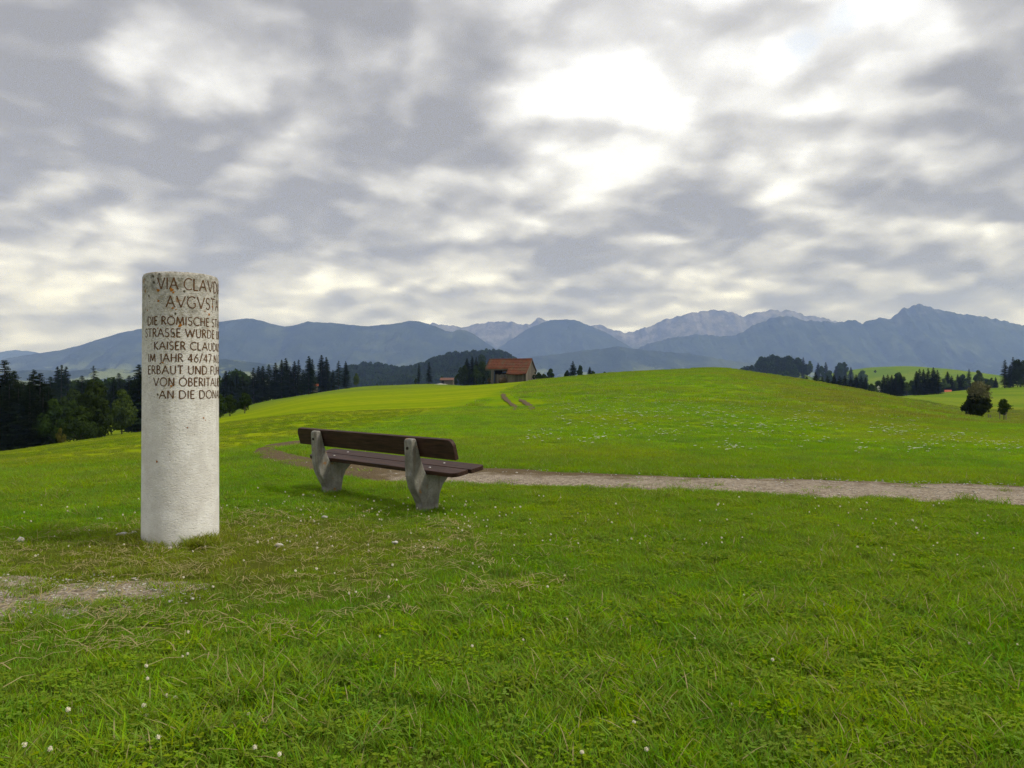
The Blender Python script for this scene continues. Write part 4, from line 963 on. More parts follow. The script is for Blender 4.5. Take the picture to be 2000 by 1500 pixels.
def tree_row(where, items):
    """items: (px, top, Y, kind, variant, width); labels count along the row"""
    spec = sorted(items); kinds = {'s': [i for i in spec if i[3] == 's'], 'b': [i for i in spec if i[3] == 'b']}
    words = ['first', 'second', 'third', 'fourth', 'fifth', 'sixth', 'seventh', 'eighth', 'ninth', 'tenth', 'eleventh', 'twelfth', 'thirteenth', 'fourteenth', 'fifteenth', 'sixteenth', 'seventeenth', 'eighteenth', 'nineteenth', 'twentieth']
    for it in spec:
        px, top, Y, kd, var, wd = it[:6]; o = tree(px, top, Y, kd, var, wd); grp = kinds[kd]; i = grp.index(it); what = 'dark spruce' if kd == 's' else 'leafy green tree'
        if len(grp) == 1: lab = 'only %s %s' % (what, where)
        else: lab = '%s %s from the left %s' % (words[i], what, where)
        if len(it) > 6: lab = it[6]
        tag(o, lab, 'tree', ('spruces ' if kd == 's' else 'broadleaf trees ') + where)
def build_trees():
    tree_row('in the near dark clump at the left edge', [
        (-22, 715, 112, 's', 1, 1.15), (9, 703, 110, 's', 4, 1.05, 'tallest dark spruce at the very left edge of the photo'), (27, 723, 118, 's', 1, 1.1), (46, 745, 105, 's', 4, 1.2), (66, 721, 108, 's', 0, 1.1), (78, 728, 104, 's', 4, 1.15), (95, 757, 100, 's', 1, 1.2),
        (104, 775, 97, 'b', 3, .75), (-10, 735, 102, 's', 4, 1.25), (18, 745, 100, 's', 1, 1.3), (36, 752, 99, 's', 4, 1.3), (58, 748, 98, 's', 1, 1.3), (84, 765, 97, 's', 4, 1.3)])
    tree_row('in the hollow left of the pillar', [
        (112, 715, 260, 's', 0, .9), (120, 712, 255, 's', 2, 1.0), (129, 715, 258, 's', 0, .9), (183, 713, 210, 's', 6, 1.1, 'thin ragged spruce rising above the leafy tree left of the pillar'), (271, 711, 135, 's', 1, 1.1, 'dark spruce touching the left side of the pillar'), (262, 745, 140, 's', 4, 1.1),
        (183, 738, 96, 'b', 1, .85, 'big bright leafy tree left of the pillar'), (158, 790, 92, 'b', 3, .95), (170, 775, 95, 'b', 1, .9), (205, 790, 99, 'b', 0, .8), (142, 757, 150, 'b', 1, .9), (128, 772, 150, 'b', 3, 1.0), (232, 728, 230, 's', 4, 1.1), (238, 758, 120, 'b', 2, .85), (222, 742, 190, 's', 1, 1.2), (98, 735, 200, 's', 1, 1.2), (160, 733, 220, 's', 4, 1.2), (252, 733, 210, 's', 4, 1.2), (145, 780, 118, 'b', 5, 1.0), (300, 740, 150, 'b', 1, 1.0), (340, 735, 160, 's', 1, 1.1), (390, 730, 170, 's', 4, 1.1)])
    tree_row('in the row between pillar and bench', [
        (441, 724, 260, 's', 1, 1.0), (453, 733, 255, 's', 4, 1.0), (463, 725, 260, 's', 1, 1.0), (474, 735, 265, 's', 4, 1.1), (495, 718, 275, 's', 4, 1.0), (505, 715, 285, 's', 1, 1.0), (513, 714, 280, 's', 1, 1.0), (525, 711, 285, 's', 4, .95), (538, 708, 290, 's', 0, 1.05), (550, 702, 285, 's', 1, .9), (558, 699, 290, 's', 0, 1.0), (566, 715, 280, 's', 4, 1.0),
        (575, 705, 280, 's', 1, .95), (583, 702, 300, 's', 2, 1.0), (592, 722, 285, 's', 4, 1.0), (603, 695, 262, 's', 0, 1.15), (610, 701, 290, 's', 2, 1.0)])
    tree_row('in the group above the bench', [(628, 693, 330, 's', 0, 1.05), (637, 697, 335, 's', 0, 1.0), (650, 722, 350, 's', 1, 1.0), (661, 704, 330, 's', 3, 1.0), (675, 705, 322, 's', 0, .95), (643, 738, 332, 'b', 3, .9, 'low dark bush under the tall spruce above the bench'), (696, 728, 390, 'b', 2, .8)])
    tree_row('at the field edge right of the pillar', [(430, 768, 92, 'b', 3, .8), (450, 770, 95, 'b', 5, .9), (477, 766, 96, 'b', 5, 1.0)])
    tree_row('on the meadow left of the shed', [(818, 709, 400, 's', 5, .95, 'left narrow spruce of the lone pair on the meadow'), (838, 706, 385, 's', 2, 1.15, 'right fuller spruce of the lone pair on the meadow'), (812, 738, 398, 'b', 3, .7), (736, 748, 420, 'b', 3, .9), (766, 750, 420, 'b', 1, .8), (863, 734, 352, 'b', 0, .8)])
    tree_row('beside the left end of the barn', [(890, 734, 300, 'b', 1, .8), (900, 716, 305, 'b', 3, .75), (908, 712, 300, 'b', 1, .7), (912, 699, 310, 's', 1, .9), (922, 695, 310, 's', 0, .9), (930, 697, 312, 's', 2, 1.0), (928, 712, 298, 'b', 3, .8), (941, 704, 305, 'b', 1, .75), (955, 716, 300, 'b', 3, .8), (940, 690, 700, 'b', 1, .7)])
    tree_row('behind the hill right of the barn', [(1052, 726, 280, 'b', 3, .9), (1062, 729, 285, 'b', 1, .9), (1075, 719, 275, 'b', 0, .85), (1119, 705, 260, 's', 4, 1.05, 'broad dark spruce on the skyline right of the barn'), (1133, 712, 262, 'b', 1, .6), (1108, 722, 262, 'b', 3, .7), (1152, 716, 275, 's', 1, 1.0), (1158, 723, 278, 'b', 1, .7), (1181, 725, 280, 'b', 3, .8)])
    tree_row('in the belt below the wooded knoll', [(1576, 735, 270, 's', 1, 1.1), (1593, 727, 250, 's', 4, 1.0), (1606, 736, 280, 's', 1, 1.1), (1617, 733, 300, 's', 4, 1.1), (1629, 731, 300, 's', 1, 1.0), (1640, 734, 300, 's', 4, 1.0), (1650, 733, 310, 's', 1, 1.1), (1662, 735, 310, 's', 4, 1.0), (1672, 731, 310, 's', 1, 1.0), (1682, 734, 305, 's', 4, 1.0), (1691, 737, 300, 's', 1, 1.0), (1702, 748, 290, 'b', 3, .9), (1708, 752, 300, 'b', 2, 1.0), (1716, 742, 360, 'b', 1, .9)])
    tree_row('in the middle clump in the right valley', [(1726, 732, 305, 's', 1, 1.0), (1734, 731, 310, 's', 4, 1.0), (1742, 732, 305, 's', 1, 1.0), (1750, 731, 300, 's', 4, 1.0), (1760, 731, 300, 's', 0, 1.1), (1755, 726, 380, 'b', 1, .9), (1771, 745, 330, 'b', 4, .9), (1780, 742, 350, 'b', 1, .9)])
    tree_row('in the tall dark block in the right valley', [(1790, 724, 310, 's', 1, .9), (1796, 720, 312, 's', 4, .85), (1804, 721, 316, 's', 1, .9), (1813, 719, 316, 's', 4, .85), (1823, 717, 312, 's', 1, .95), (1831, 722, 310, 's', 4, .9)])
    tree_row('in the open valley right of the dark block', [(1843, 738, 420, 'b', 4, 1.0), (1851, 725, 430, 's', 1, 1.0), (1859, 733, 430, 's', 4, 1.0), (1866, 742, 430, 'b', 2, 1.0), (1871, 731, 480, 's', 1, 1.0), (1876, 739, 400, 's', 4, 1.0), (1881, 730, 490, 'b', 1, .9), (1886, 744, 400, 'b', 4, 1.0), (1893, 720, 460, 's', 5, 1.3), (1911, 722, 460, 'b', 2, .8), (1937, 737, 400, 'b', 2, .9), (1945, 736, 400, 's', 1, 1.0), (1932, 741, 410, 'b', 4, .9)])
    tree_row('in the dark clump at the right edge', [(1963, 702, 350, 's', 2, 1.2), (1979, 697, 362, 's', 2, 1.1), (1988, 700, 356, 'b', 1, .8), (1999, 702, 352, 'b', 3, .7), (1973, 712, 350, 's', 1, .9), (2014, 700, 352, 's', 1, .9), (1993, 739, 340, 'b', 3, .8)])
    tree_row('beside the wooded knoll', [(1569, 697, 1120, 's', 5, 1.3), (1582, 704, 1080, 'b', 2, .8), (1598, 708, 1070, 's', 1, 1.0), (1613, 707, 1180, 's', 0, 1.0), (1568, 716, 1000, 's', 5, 1.5), (1605, 714, 1060, 'b', 0, .8)])
    tree_row('on the far pasture right of the knoll', [(1640, 707, 1200, 'b', 1, 1.0), (1649, 706, 1200, 'b', 3, .9), (1633, 716, 1120, 's', 1, 1.0), (1641, 718, 1020, 'b', 0, .9), (1652, 717, 1020, 's', 5, 1.2), (1662, 717, 1010, 's', 1, 1.0), (1685, 722, 980, 'b', 2, 1.1), (1710, 722, 1150, 'b', 3, 1.2), (1620, 722, 1000, 'b', 1, .9)])
build_trees()

# dense bush with a pale thinly leaved top, and a staked sapling
def build_bush():
    Y = 86.0; px = 1912; X = (px - 1000) / F * Y; z = gz(X, Y); h = EYE + (HZ - 741) / F * Y - z
    root = empty('roadside_bush', (X, Y, z)); tag(root, 'dense dark bush with a pale thin top on the right meadow', 'bush')
    tm, cm = broad_mesh(41, .46, .02, 20, 5200, .034, M_LEAF_D, .9, 4); tm2, cm2 = broad_mesh(42, .46, .40, 16, 2300, .026, M_LEAF_P, 1.0, 5, .6)
    o = obj('trunk', tm, root); o.scale = (h * .8,) * 3; o = obj('lower_crown', cm, root); o.scale = (h * 1.08, h * 1.08, h * .84); o = obj('upper_crown', cm2, root); o.scale = (h * 1.02, h * 1.02, h)
    p = px_ground(1894, 812); root2 = empty('small_bush', (p[0], p[1] + 1, gz(p[0], p[1] + 1))); tag(root2, 'tiny bush left of the dense dark bush', 'bush'); tm, cm = broad_mesh(43, .5, .02, 8, 700, .06, M_LEAF, .9, 2)
    for nm, me in (('trunk', tm), ('crown', cm)): o = obj(nm, me, root2); o.scale = (.9, .9, .9)
    Y = 82.0; px = 1961; X = (px - 1000) / F * Y; z = gz(X, Y); h = EYE + (HZ - 777) / F * Y - z
    root = empty('staked_sapling', (X, Y, z)); tag(root, 'young tree tied between wooden stakes at the right', 'tree'); tm, cm = broad_mesh(44, .24, .30, 12, 1500, .035, M_LEAF, 1.0, 1)
    for nm, me in (('trunk', tm), ('crown', cm)): o = obj(nm, me, root); o.scale = (h, h, h)
    M_ST = mat_flat('stake_wood', (.12, .10, .08), (.22, .19, .15), 9)
    for i in range(3):
        a = i * 2.094 + .5; v, f = tube([(math.cos(a) * .38, math.sin(a) * .38, -.2), (math.cos(a) * .36, math.sin(a) * .36, h * .46)], [.05, .045], 8); f.append(tuple(range(8, 16))); obj('stake', mesh_np('stake', v, f, mat=M_ST), root)
    # two fence stakes beside the bush
    for i, pxx in enumerate((1931, 1935)):
        Yq = 85.0; Xq = (pxx - 1000) / F * Yq; v, f = tube([(0, 0, -.2), (0, 0, .75)], [.06, .055], 8); f.append(tuple(range(8, 16)))
        tag(obj('wooden_stake', mesh_np('wooden_stake', v, f, mat=M_ST), None, (Xq, Yq, gz(Xq, Yq))), ['left', 'right'][i] + ' short wooden stake at the right foot of the dense bush', 'stake', 'stakes by the bush')
    for (px, py, w, hh, lab) in ((118, 862, 5.2, 2.6, 'yellowish tall weeds between the dark clump and the leafy tree at left'),):
        Y = 54.0; X = (px - 1000) / F * Y; z = gz(X, Y); root = empty('tall_weeds', (X, Y, z)); tag(root, lab, 'weeds'); tm, cm = broad_mesh(47, .45, .02, 12, 1800, .035, M_REED, 1.2, 5, .4)
        for nm, me in (('stems', tm), ('leaves', cm)): o = obj(nm, me, root); o.scale = (.9, .9, 1.5)
build_bush()

# far woods that read as one mass
def lowpoly(seed, kind):
    t, c = spruce_mesh(seed, .2, .02, 16, 7) if kind == 's' else broad_mesh(seed, .42, .03, 14, 700, .075)
    return c
WOOD_SRC = source_collection('wood_source', [lowpoly(51, 's'), lowpoly(52, 's'), lowpoly(53, 'b'), lowpoly(54, 'b')])
def wood(name, label, n, fx, fy, hs, spruce, seed, keep=None):
    rs = np.random.RandomState(seed); px = rs.uniform(*fx, n); Y = rs.uniform(*fy, n); X = (px - 1000) / F * Y
    if keep is not None: k = keep(px, Y, X, rs); X, Y = X[k], Y[k]
    m = len(X); idx = np.where(rs.rand(m) < spruce, rs.randint(0, 2, m), rs.randint(2, 4, m)); s = rs.uniform(*hs, m)
    sc = np.stack([s * rs.uniform(.85, 1.2, m)] * 2 + [s], 1); Z = ground_z(X, Y) - .3
    scatter(name, np.stack([X, Y, Z], 1), rs.rand(m) * 6.28, sc, idx, WOOD_SRC, label, 'wood')
def bell(cx, cy, rx, ry): return lambda px, Y, X, rs: ((px - cx) / rx) ** 2 + ((Y - cy) / ry) ** 2 < 1
wood('knoll_wood', 'dense wood covering the knoll right of the hill', 480, (1480, 1580), (1020, 1290), (14, 21), .7, 61, bell(1527, 1150, 50, 135))
wood('knoll_wood', 'low wood running left from the knoll along the hill line', 420, (1330, 1500), (1000, 1300), (9, 15), .3, 62)
wood('hill_wood', 'hazy wooded hill behind the bench and barn', 3800, (600, 1060), (1200, 1900), (14, 21), .35, 63)
wood('valley_wood', 'dark woods filling the valley left of the pillar', 2600, (-260, 480), (300, 900), (11, 17), .45, 64)
wood('valley_wood', 'hazy woods beyond the valley at the left', 1500, (-300, 640), (900, 1700), (13, 18), .5, 65)
wood('valley_wood', 'scattered woods in the right valley below the pasture', 520, (1590, 1960), (450, 800), (8, 13), .4, 66, lambda px, Y, X, rs: fbm(X, Y, 90, 2, 3) > .47)
wood('valley_wood', 'woods behind the crest right of the barn', 700, (1040, 1350), (900, 1500), (10, 15), .4, 67)
# ------------------------------------------------------------------ hay barn, shed, huts
def mat_planks(name, c0, c1):
    m, b, out = new_mat(name); P = b.obj(); r = b.node('ShaderNodeObjectInfo').outputs['Random']; g = b.noise(b.vmath('MULTIPLY', P, (9.0, 9.0, .6)), 1.5, 5, .65)
    principled(b, out, b.mix(b.math('ADD', b.math('MULTIPLY', g, .5), b.math('MULTIPLY', r, .5)), c0, c1), .9, .1, bump(b, g, .4, .02)); return m
def mat_tiles(name, c0, c1, moss):
    m, b, out = new_mat(name); P = b.obj(); x, y, z = b.sep(P); n = b.noise(P, .9, 5, .65); v = b.vor(b.vmath('MULTIPLY', P, (5.5, 3.0, 4.0)), 1.0, out='Color')
    col = b.mix(b.math('ADD', b.math('MULTIPLY', n, .6), b.math('MULTIPLY', b.sep(v)[0], .4)), c0, c1); col = b.mix(b.math('MULTIPLY', b.smooth(b.noise(P, 1.1, 6, .72), .46, .66), moss), col, (.075, .055, .030))
    w = b.math('SINE', b.math('MULTIPLY', z, 22.0)); principled(b, out, col, .85, .2, bump(b, b.math('ADD', w, b.sep(v)[0]), .7, .04)); return m
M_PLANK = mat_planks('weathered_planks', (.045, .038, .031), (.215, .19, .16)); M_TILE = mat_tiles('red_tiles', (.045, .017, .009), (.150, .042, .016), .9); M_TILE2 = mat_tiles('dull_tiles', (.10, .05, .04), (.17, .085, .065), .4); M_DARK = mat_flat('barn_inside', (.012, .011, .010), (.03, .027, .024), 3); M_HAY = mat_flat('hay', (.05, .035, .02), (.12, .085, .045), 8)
M_PLASTER = mat_flat('white_plaster', (.62, .60, .57), (.76, .75, .72), 2); M_TILE3 = mat_tiles('bright_tiles', (.30, .07, .03), (.45, .12, .05), .2)
def build_barn():
    Y = 140.0; X = (999 - 1000) / F * Y; z0 = gz(X, Y); k = Y / F
    root = empty('hay_barn', (X, Y, z0), R(-20)); tag(root, 'old wooden hay barn with sagging red tiled roof on the meadow', 'barn')
    def part(name, bm, m, par=None): return obj(name, bm_mesh(name, bm, m), par or root)
    # local: x along the ridge, -y towards the viewer.  ridge at y=0
    xl, xr = -4.1, 3.75; RZ = 3.95; slope = .80
    def zr(y): return RZ - slope * abs(y)
    # roof planes as slightly sagging slabs
    def slab(name, x0, x1, y0, y1, th=.12, sag=.06, par=None):
        n, mm = 16, 8; V = []; f = []
        for t in (0, th):
            for i in range(n + 1):
                for j in range(mm + 1):
                    x = x0 + (x1 - x0) * i / n; y = y0 + (y1 - y0) * j / mm; s = sag * (math.sin(math.pi * i / n) + .35 * math.sin(i * 2.1 + j)) * (.4 + .6 * j / mm); V.append((x, y, zr(y) - s + t))
        w = (n + 1) * (mm + 1); I = lambda t, i, j: t * w + i * (mm + 1) + j
        for i in range(n):
            for j in range(mm): f.append((I(1, i, j), I(1, i + 1, j), I(1, i + 1, j + 1), I(1, i, j + 1))); f.append((I(0, i, j), I(0, i, j + 1), I(0, i + 1, j + 1), I(0, i + 1, j)))
        for i in range(n): f.append((I(0, i, 0), I(0, i + 1, 0), I(1, i + 1, 0), I(1, i, 0))); f.append((I(0, i, mm), I(1, i, mm), I(1, i + 1, mm), I(0, i + 1, mm)))
        for j in range(mm): f.append((I(0, 0, j), I(1, 0, j), I(1, 0, j + 1), I(0, 0, j + 1))); f.append((I(0, n, j), I(0, n, j + 1), I(1, n, j + 1), I(1, n, j)))
        me = mesh_np(name, V, f, mat=M_TILE); bm = bmesh.new(); bm.from_mesh(me); bmesh.ops.recalc_face_normals(bm, faces=bm.faces); bm.to_mesh(me); bm.free(); return obj(name, me, par or root)
    slab('roof', xl - .1, xr + .1, 0.0, -2.1); o = slab('lower_roof', .15, xr + .1, -2.1, -3.25, sag=.13); slab('roof', xl - .1, xr + .1, 0.003, 2.55, sag=.05)
    part('ridge_cap', prism([(-.16, RZ + .02), (.16, RZ + .02), (.0, RZ + .22)], xl - .12, xr + .12, 'x'), M_TILE)
    part('eaves_board', box_bm(xl, .12, -2.14, -2.08, zr(-2.1) - .2, zr(-2.1) - .03), M_PLANK)
    # gable boards on the right, verge board
    rs = random.Random(3); ys = [-2.9 + .29 * i for i in range(19)]
    for a in ys:
        b_ = a + .27; top = min(zr(a), zr(b_)) - .10
        part('plank', prism([(a, -.35), (b_, -.35), (b_, zr(b_) - .1), (a, zr(a) - .1)] if a * b_ > 0 else [(a, -.35), (b_, -.35), (b_, zr(b_) - .1), (0, RZ - .1), (a, zr(a) - .1)], xr - .12 + rs.uniform(0, .03), xr - .06 + rs.uniform(0, .03), 'x'), M_PLANK)
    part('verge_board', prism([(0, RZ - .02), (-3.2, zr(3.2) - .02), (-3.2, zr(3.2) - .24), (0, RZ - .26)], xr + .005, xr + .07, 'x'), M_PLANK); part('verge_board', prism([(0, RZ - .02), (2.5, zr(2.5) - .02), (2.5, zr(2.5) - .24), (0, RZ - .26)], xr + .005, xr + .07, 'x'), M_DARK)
    # front boards: low wall under the long roof, set back open bay on the left
    x = .2
    while x < xr - .35:
        part('plank', box_bm(x, x + .25, -2.62 + rs.uniform(0, .03), -2.56, -.35, 1.62 - rs.uniform(0, .12)), M_PLANK); x += .27
    x = -2.45
    while x < .05:
        part('plank', box_bm(x, x + .25, -1.52 + rs.uniform(0, .03), -1.46, -.35, 1.45 - rs.uniform(0, .15)), M_PLANK); x += .27
    for px_, yy, hh in ((-2.95, -1.95, zr(1.95)), (-2.72, -1.9, zr(1.9)), (.12, -1.98, zr(1.98)), (xr - .2, -2.66, zr(2.66) - .1), (-2.9, 2.2, zr(2.2)), (.1, 2.2, zr(2.2))):
        part('post', box_bm(px_ - .1, px_ + .1, yy - .1, yy + .1, -.4, hh - .05), M_PLANK)
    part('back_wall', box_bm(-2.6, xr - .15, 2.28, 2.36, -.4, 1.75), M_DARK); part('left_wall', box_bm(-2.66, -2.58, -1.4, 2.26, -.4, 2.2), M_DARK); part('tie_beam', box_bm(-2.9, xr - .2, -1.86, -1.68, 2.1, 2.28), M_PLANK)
    hb = bmesh.new(); bmesh.ops.create_icosphere(hb, subdivisions=3, radius=1)
    for v in hb.verts: v.co = Vector((v.co.x * .9, v.co.y * .5, v.co.z * .55)) * (1 + .3 * (vnoise(v.co.x * 2 + 3, v.co.y * 2 + v.co.z, .7, 2) - .5))
    obj_ = obj('wood_pile', bm_mesh('wood_pile', hb, M_HAY)); obj_.location = root.matrix_basis @ Vector((-.7, -2.2, .25)); tag(obj_, 'dark heap lying in front of the open bay of the barn', 'heap')
    for (lx, ly, w, lab) in ((xr + 1.0, -1.0, 1.3, 'low dark bush at the right corner of the barn'), (-3.5, -1.6, 1.1, 'reddish brown bush at the left post of the barn')):
        p = Matrix.Rotation(R(-20), 3, 'Z') @ Vector((lx, ly, 0)) + Vector((X, Y, 0)); r2 = empty('barn_bush', (p.x, p.y, gz(p.x, p.y))); tag(r2, lab, 'bush'); tm, cm = broad_mesh(71 + int(w * 10), .55, .02, 9, 700, .07, M_LEAF_D if lx > 0 else M_HAY, .9, 3)
        for nm, me in (('trunk', tm), ('crown', cm)): q = obj(nm, me, r2); q.scale = (w * 1.1, w * 1.1, w * 1.1)
build_barn()
def gable_house(name, px, py, Y, w, d, wall, roof, rz, mats, label, cat):
    X = (px - 1000) / F * Y; z = gz(X, Y); 
    if py is not None: z = EYE + (HZ - py) / F * Y
    root = empty(name, (X, Y, z), rz); tag(root, label, cat)
    obj('wall', bm_mesh('wall', prism([(-d / 2, -1.5), (d / 2, -1.5), (d / 2, wall), (0, roof - .06), (-d / 2, wall)], -w / 2, w / 2, 'x'), mats[0]), root)
    for s in (-1, 1):
        e = d / 2 + .35; ze = roof - (roof - wall) * e / (d / 2); obj('roof', bm_mesh('roof', prism([(0, roof), (s * e, ze), (s * e, ze + .16), (0, roof + .16)] if s > 0 else [(0, roof + .003), (0, roof + .163), (s * e, ze + .163), (s * e, ze + .003)], -w / 2 - .4, w / 2 + .4, 'x'), mats[1]), root)
    return root
def door(root, x0, x1, z1, d): obj('door', bm_mesh('door', box_bm(x0, x1, -d / 2 - .04, -d / 2 + .02, -.2, z1), M_DARK), root)
r_ = gable_house('field_shed', 874, 750, 350, 5.4, 3.4, 1.75, 2.6, R(-8), (M_PLANK, M_TILE2), 'small grey plank shed with dull red roof left of the barn', 'shed'); door(r_, -2.3, -1.2, 1.5, 3.4)
r_ = gable_house('tiny_hut', 616, 758, 318, 1.5, 1.5, 1.0, 1.5, R(10), (M_PLANK, M_TILE3), 'tiny hut with orange roof at the foot of the spruces', 'hut'); door(r_, -.3, .3, .8, 1.5)
r_ = gable_house('farm_house', 1852, 767, 400, 2.4, 2.6, .5, 1.25, R(-30), (M_PLASTER, M_TILE3), 'house with orange red roof half hidden behind the right meadow', 'house'); door(r_, -.5, .5, .45, 2.6)
r_ = gable_house('white_house', 1716, 770, 330, 1.5, 2.0, 2.3, 3.3, R(70), (M_PLASTER, M_PLASTER), 'small white building among the trees in the right valley', 'house'); door(r_, -.3, .3, 1.6, 2.0)
def trough():
    Y = 330.0; X = (860 - 1000) / F * Y; root = obj('pale_heap', None)
    bm = bmesh.new(); bmesh.ops.create_icosphere(bm, subdivisions=3, radius=1)
    for v in bm.verts: v.co = Vector((v.co.x * 2.6, v.co.y * .8, max(v.co.z, -.3) * .42)) * (1 + .6 * (vnoise(v.co.x * 3 + 3, v.co.y * 2 + v.co.z, .7, 2) - .5))
    bpy.data.objects.remove(root); tag(obj('pale_heap', bm_mesh('pale_heap', bm, M_STONE, True), None, (X, Y, gz(X, Y))), 'low pale heap on the meadow in front of the small shed', 'heap')
trough()

# ------------------------------------------------------------------ flowers
def mat_plain(name, c, rough=.8, tr=0.0):
    m, b, out = new_mat(name); n = b.noise(b.obj(), 60.0, 3); principled(b, out, b.mix(n, c, tuple(min(1, q * 1.15) for q in c)), rough, .1); return m
M_PETAL = mat_plain('clover_petals', (.64, .60, .48)); M_STEM = mat_plain('flower_stems', (.09, .15, .03)); M_UMB = mat_plain('umbel_white', (.52, .52, .43))
def clover_head(seed, r=.0105):
    rs = np.random.RandomState(seed); V = []; f = []
    for i in range(34):
        zc = 1 - 1.75 * (i + .5) / 34; a = i * 2.39996; rad = math.sqrt(max(0, 1 - zc * zc)); d = np.array([rad * math.cos(a), rad * math.sin(a), zc]); u = np.cross(d, (0, 0, 1.0)); u /= np.linalg.norm(u) + 1e-6; L = r * rs.uniform(.85, 1.2); k = len(V); w = r * .22
        V += [tuple(d * L * .35 - u * w * .6), tuple(d * L * .35 + u * w * .6), tuple(d * L + u * w + np.array([0, 0, r * .15])), tuple(d * L - u * w + np.array([0, 0, r * .15]))]; f.append((k, k + 1, k + 2, k + 3))
    bm = bmesh.new(); bmesh.ops.create_icosphere(bm, subdivisions=1, radius=r * .72); k = len(V); V += [tuple(v.co) for v in bm.verts]; f3 = [tuple(v.index + k for v in q.verts) for q in bm.faces]; bm.free()
    return V, f + f3
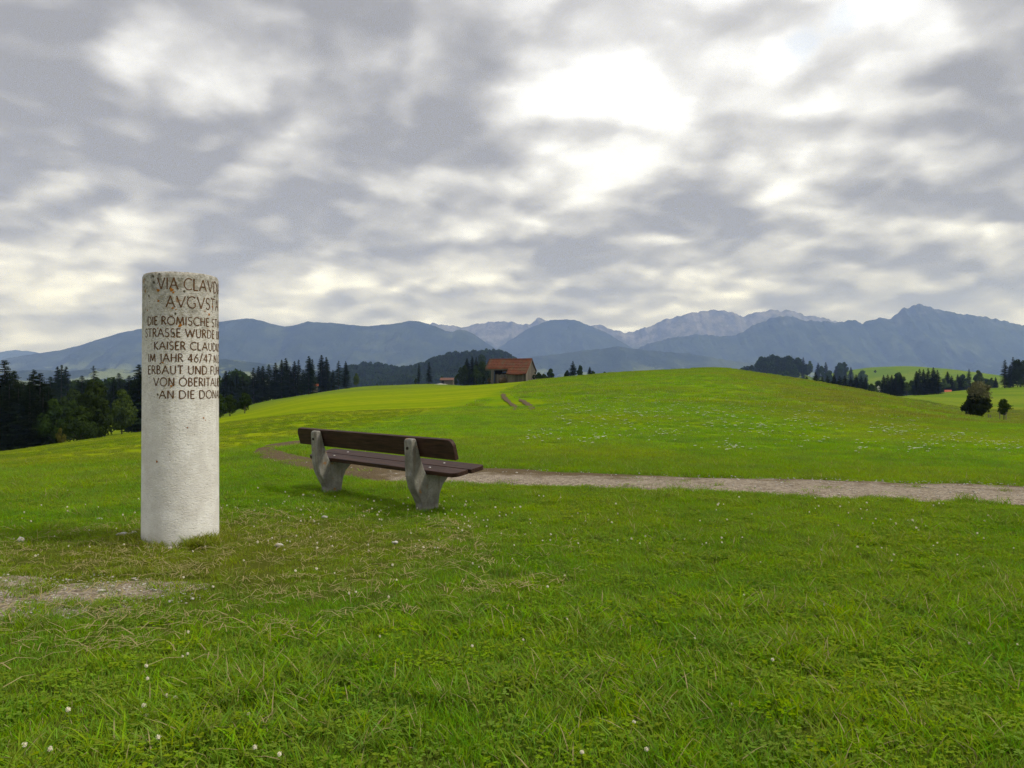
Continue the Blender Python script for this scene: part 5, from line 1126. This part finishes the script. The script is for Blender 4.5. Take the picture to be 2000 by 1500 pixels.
def build_flowers():
    rs = np.random.RandomState(12); heads = [mesh_np('flower_head', *clover_head(s), mat=M_PETAL) for s in (1, 2, 3)]
    sv, sf = tube([(0, 0, 0), (.004, 0, .035), (0, .003, .07)], [.0011, .001, .0009], 5); stem = mesh_np('stem', sv, sf, mat=M_STEM)
    named = [(358, 1282), (367, 1272), (288, 1293), (290, 1322), (327, 1346), (343, 1349), (283, 1376), (286, 1386), (135, 1389), (285, 1432), (51, 1450), (97, 1450), (310, 1438), (497, 1458), (548, 1472), (485, 1384), (743, 1233), (922, 1258), (1023, 1252), (1358, 1242), (1218, 1216),
             (1107, 1206), (1070, 1147), (1239, 1400), (1137, 1462), (1262, 1455), (1430, 1365), (1893, 1250), (1985, 1255), (1507, 1280), (1770, 1160), (683, 1159), (760, 1161), (367, 1233), (1590, 1090), (1450, 1050), (1380, 1062), (1335, 1075), (1250, 1060), (1920, 1105), (1610, 1175)]
    P = [px_ground(x, y, .065) for x, y in named]; n0 = len(P)
    while len(P) < 300:
        u = rs.rand(); px = rs.uniform(20, 1980); py = 962 + rs.gamma(2.0, 34)
        if u < .38: px = rs.normal(820, 190); py = 960 + rs.gamma(2.2, 26)
        elif u < .5: px = rs.uniform(20, 620); py = 940 + rs.gamma(2.0, 36)
        if not (0 < px < 2000) or py > 1200: continue
        p = px_ground(px, py, .06)
        if p is None or inside(TRACK_POLY, p[0:1], p[1:2])[0] or math.hypot(p[0] - PILLAR[0], p[1] - PILLAR[1]) < .45: continue
        P.append(p)
    for i, p in enumerate(P):
        hh = .060 * rs.uniform(.6, 1.2); z = gz(p[0], p[1])
        e = empty('clover_flower', (p[0], p[1], z), rs.rand() * 6.28); e.empty_display_size = .02; tag(e, 'small round white clover flower in the foreground turf', 'flower', 'white clover flowers in the foreground turf')
        s = rs.uniform(.55, .95) * (1.0 if p[1] < 6 else 1.0 + min(.25, (p[1] - 6) * .05))
        st = obj('stem', stem, e); st.scale = (1, 1, hh / .07); hd = obj('flower_head', heads[i % 3], e, (0, .003, hh)); hd.scale = (s, s, s); hd.rotation_euler = (rs.uniform(-.4, .4), rs.uniform(-.4, .4), 0)
    # umbels on the hill: a flat plate of white florets on a stem
    def umbel(seed):
        q = np.random.RandomState(seed); parts = [tube([(0, 0, -.05), (.01, 0, .3), (0, .01, .55)], [.006, .005, .004], 5)]; 
        for i in range(16):
            a = i * 2.4; r = .078 * math.sqrt((i + .5) / 16); x, y = r * math.cos(a), r * math.sin(a); zz = .61 - r * r * 3 + q.uniform(-.008, .008); parts.append(tube([(0, .01, .55), (x, y, zz - .005)], [.002, .0015], 3))
        V, f = join(parts); k0 = len(f)
        for i in range(16):
            a = i * 2.4; r = .078 * math.sqrt((i + .5) / 16); x, y = r * math.cos(a), r * math.sin(a); zz = .61 - r * r * 3; k = len(V); V.append((x, y, zz + .012)); V += [(x + .021 * math.cos(t), y + .021 * math.sin(t), zz + q.uniform(-.004, .004)) for t in np.linspace(0, 6.28, 7)[:-1]]
            f += [(k, k + 1 + j, k + 1 + (j + 1) % 6) for j in range(6)]
        me = mesh_np('umbel_flower', V, f, mat=M_STEM); me.materials.append(M_UMB); idx = np.zeros(len(f), np.int32); idx[k0:] = 1; me.polygons.foreach_set('material_index', idx); return me
    U = [umbel(s) for s in (1, 2, 3)]; m = 0; cl = [(1480, 830), (1600, 845), (1570, 812), (1740, 830), (1690, 860), (1760, 835), (1850, 848), (1930, 852), (1960, 858), (1380, 800), (1300, 835), (1240, 800), (1160, 845), (1060, 840), (1430, 860), (1880, 842), (1800, 862)]
    allp = []
    while len(allp) < 1250:
        u = rs.rand()
        if u < .30: c = cl[rs.randint(len(cl))]; px, py = rs.normal(c[0], 26), rs.normal(c[1], 5)
        elif u < .66: px = rs.uniform(1080, 1800); py = rs.normal(805, 22)
        else: px = rs.uniform(1050, 1650); py = rs.uniform(730, 800)
        if not (1010 < px < 2060 and 722 < py < 880): continue
        p = px_ground(px, py, .25, 190)
        if p is None or p[1] > 165 or p[1] < 17: continue
        allp.append(p)
    allp.sort(key=lambda q: q[1])
    for i, p in enumerate(allp[:300]):
        o = obj('umbel_flower', U[i % 3], None, (p[0], p[1], gz(p[0], p[1])), (0, 0, rs.rand() * 6.28)); s = rs.uniform(.2, .5); o.scale = (s, s, rs.uniform(.10, .26)); tag(o, 'flat white umbel flower on the hill meadow beyond the track', 'flower', 'white umbel flowers on the hill meadow')
    far = np.array(allp[300:]); src = source_collection('umbel_source', U); far[:, 2] = ground_z(far[:, 0], far[:, 1]); nf = len(far)
    scatter('distant_umbels', far, rs.rand(nf) * 6.28, np.stack([rs.uniform(.3, .75, nf)] * 2 + [rs.uniform(.12, .3, nf)], 1), rs.randint(0, 3, nf), src, 'white specks of umbel flowers high on the hill', 'flowers')
build_flowers()
# ------------------------------------------------------------------ haze: the air between here and the Alps
def build_haze():
    m, b, out = new_mat('haze_air')
    v = b.node('ShaderNodeVolumePrincipled')
    v.inputs['Color'].default_value = (0.31, 0.45, 1.0, 1); v.inputs['Density'].default_value = HAZE
    v.inputs['Absorption Color'].default_value = (1, 1, 1, 1)   # clear air: scatters, swallows nothing
    v.inputs['Anisotropy'].default_value = 0.0
    b.l.new(v.outputs[0], out.inputs['Volume'])
    o = obj('haze', bm_mesh('haze', box_bm(-11100, 11100, -11100, 11100, -120, 1250), m)); tag(o, 'thin blue haze in the air before the mountains', 'haze', kind='stuff')
HAZE = 1.0e-4
build_haze()
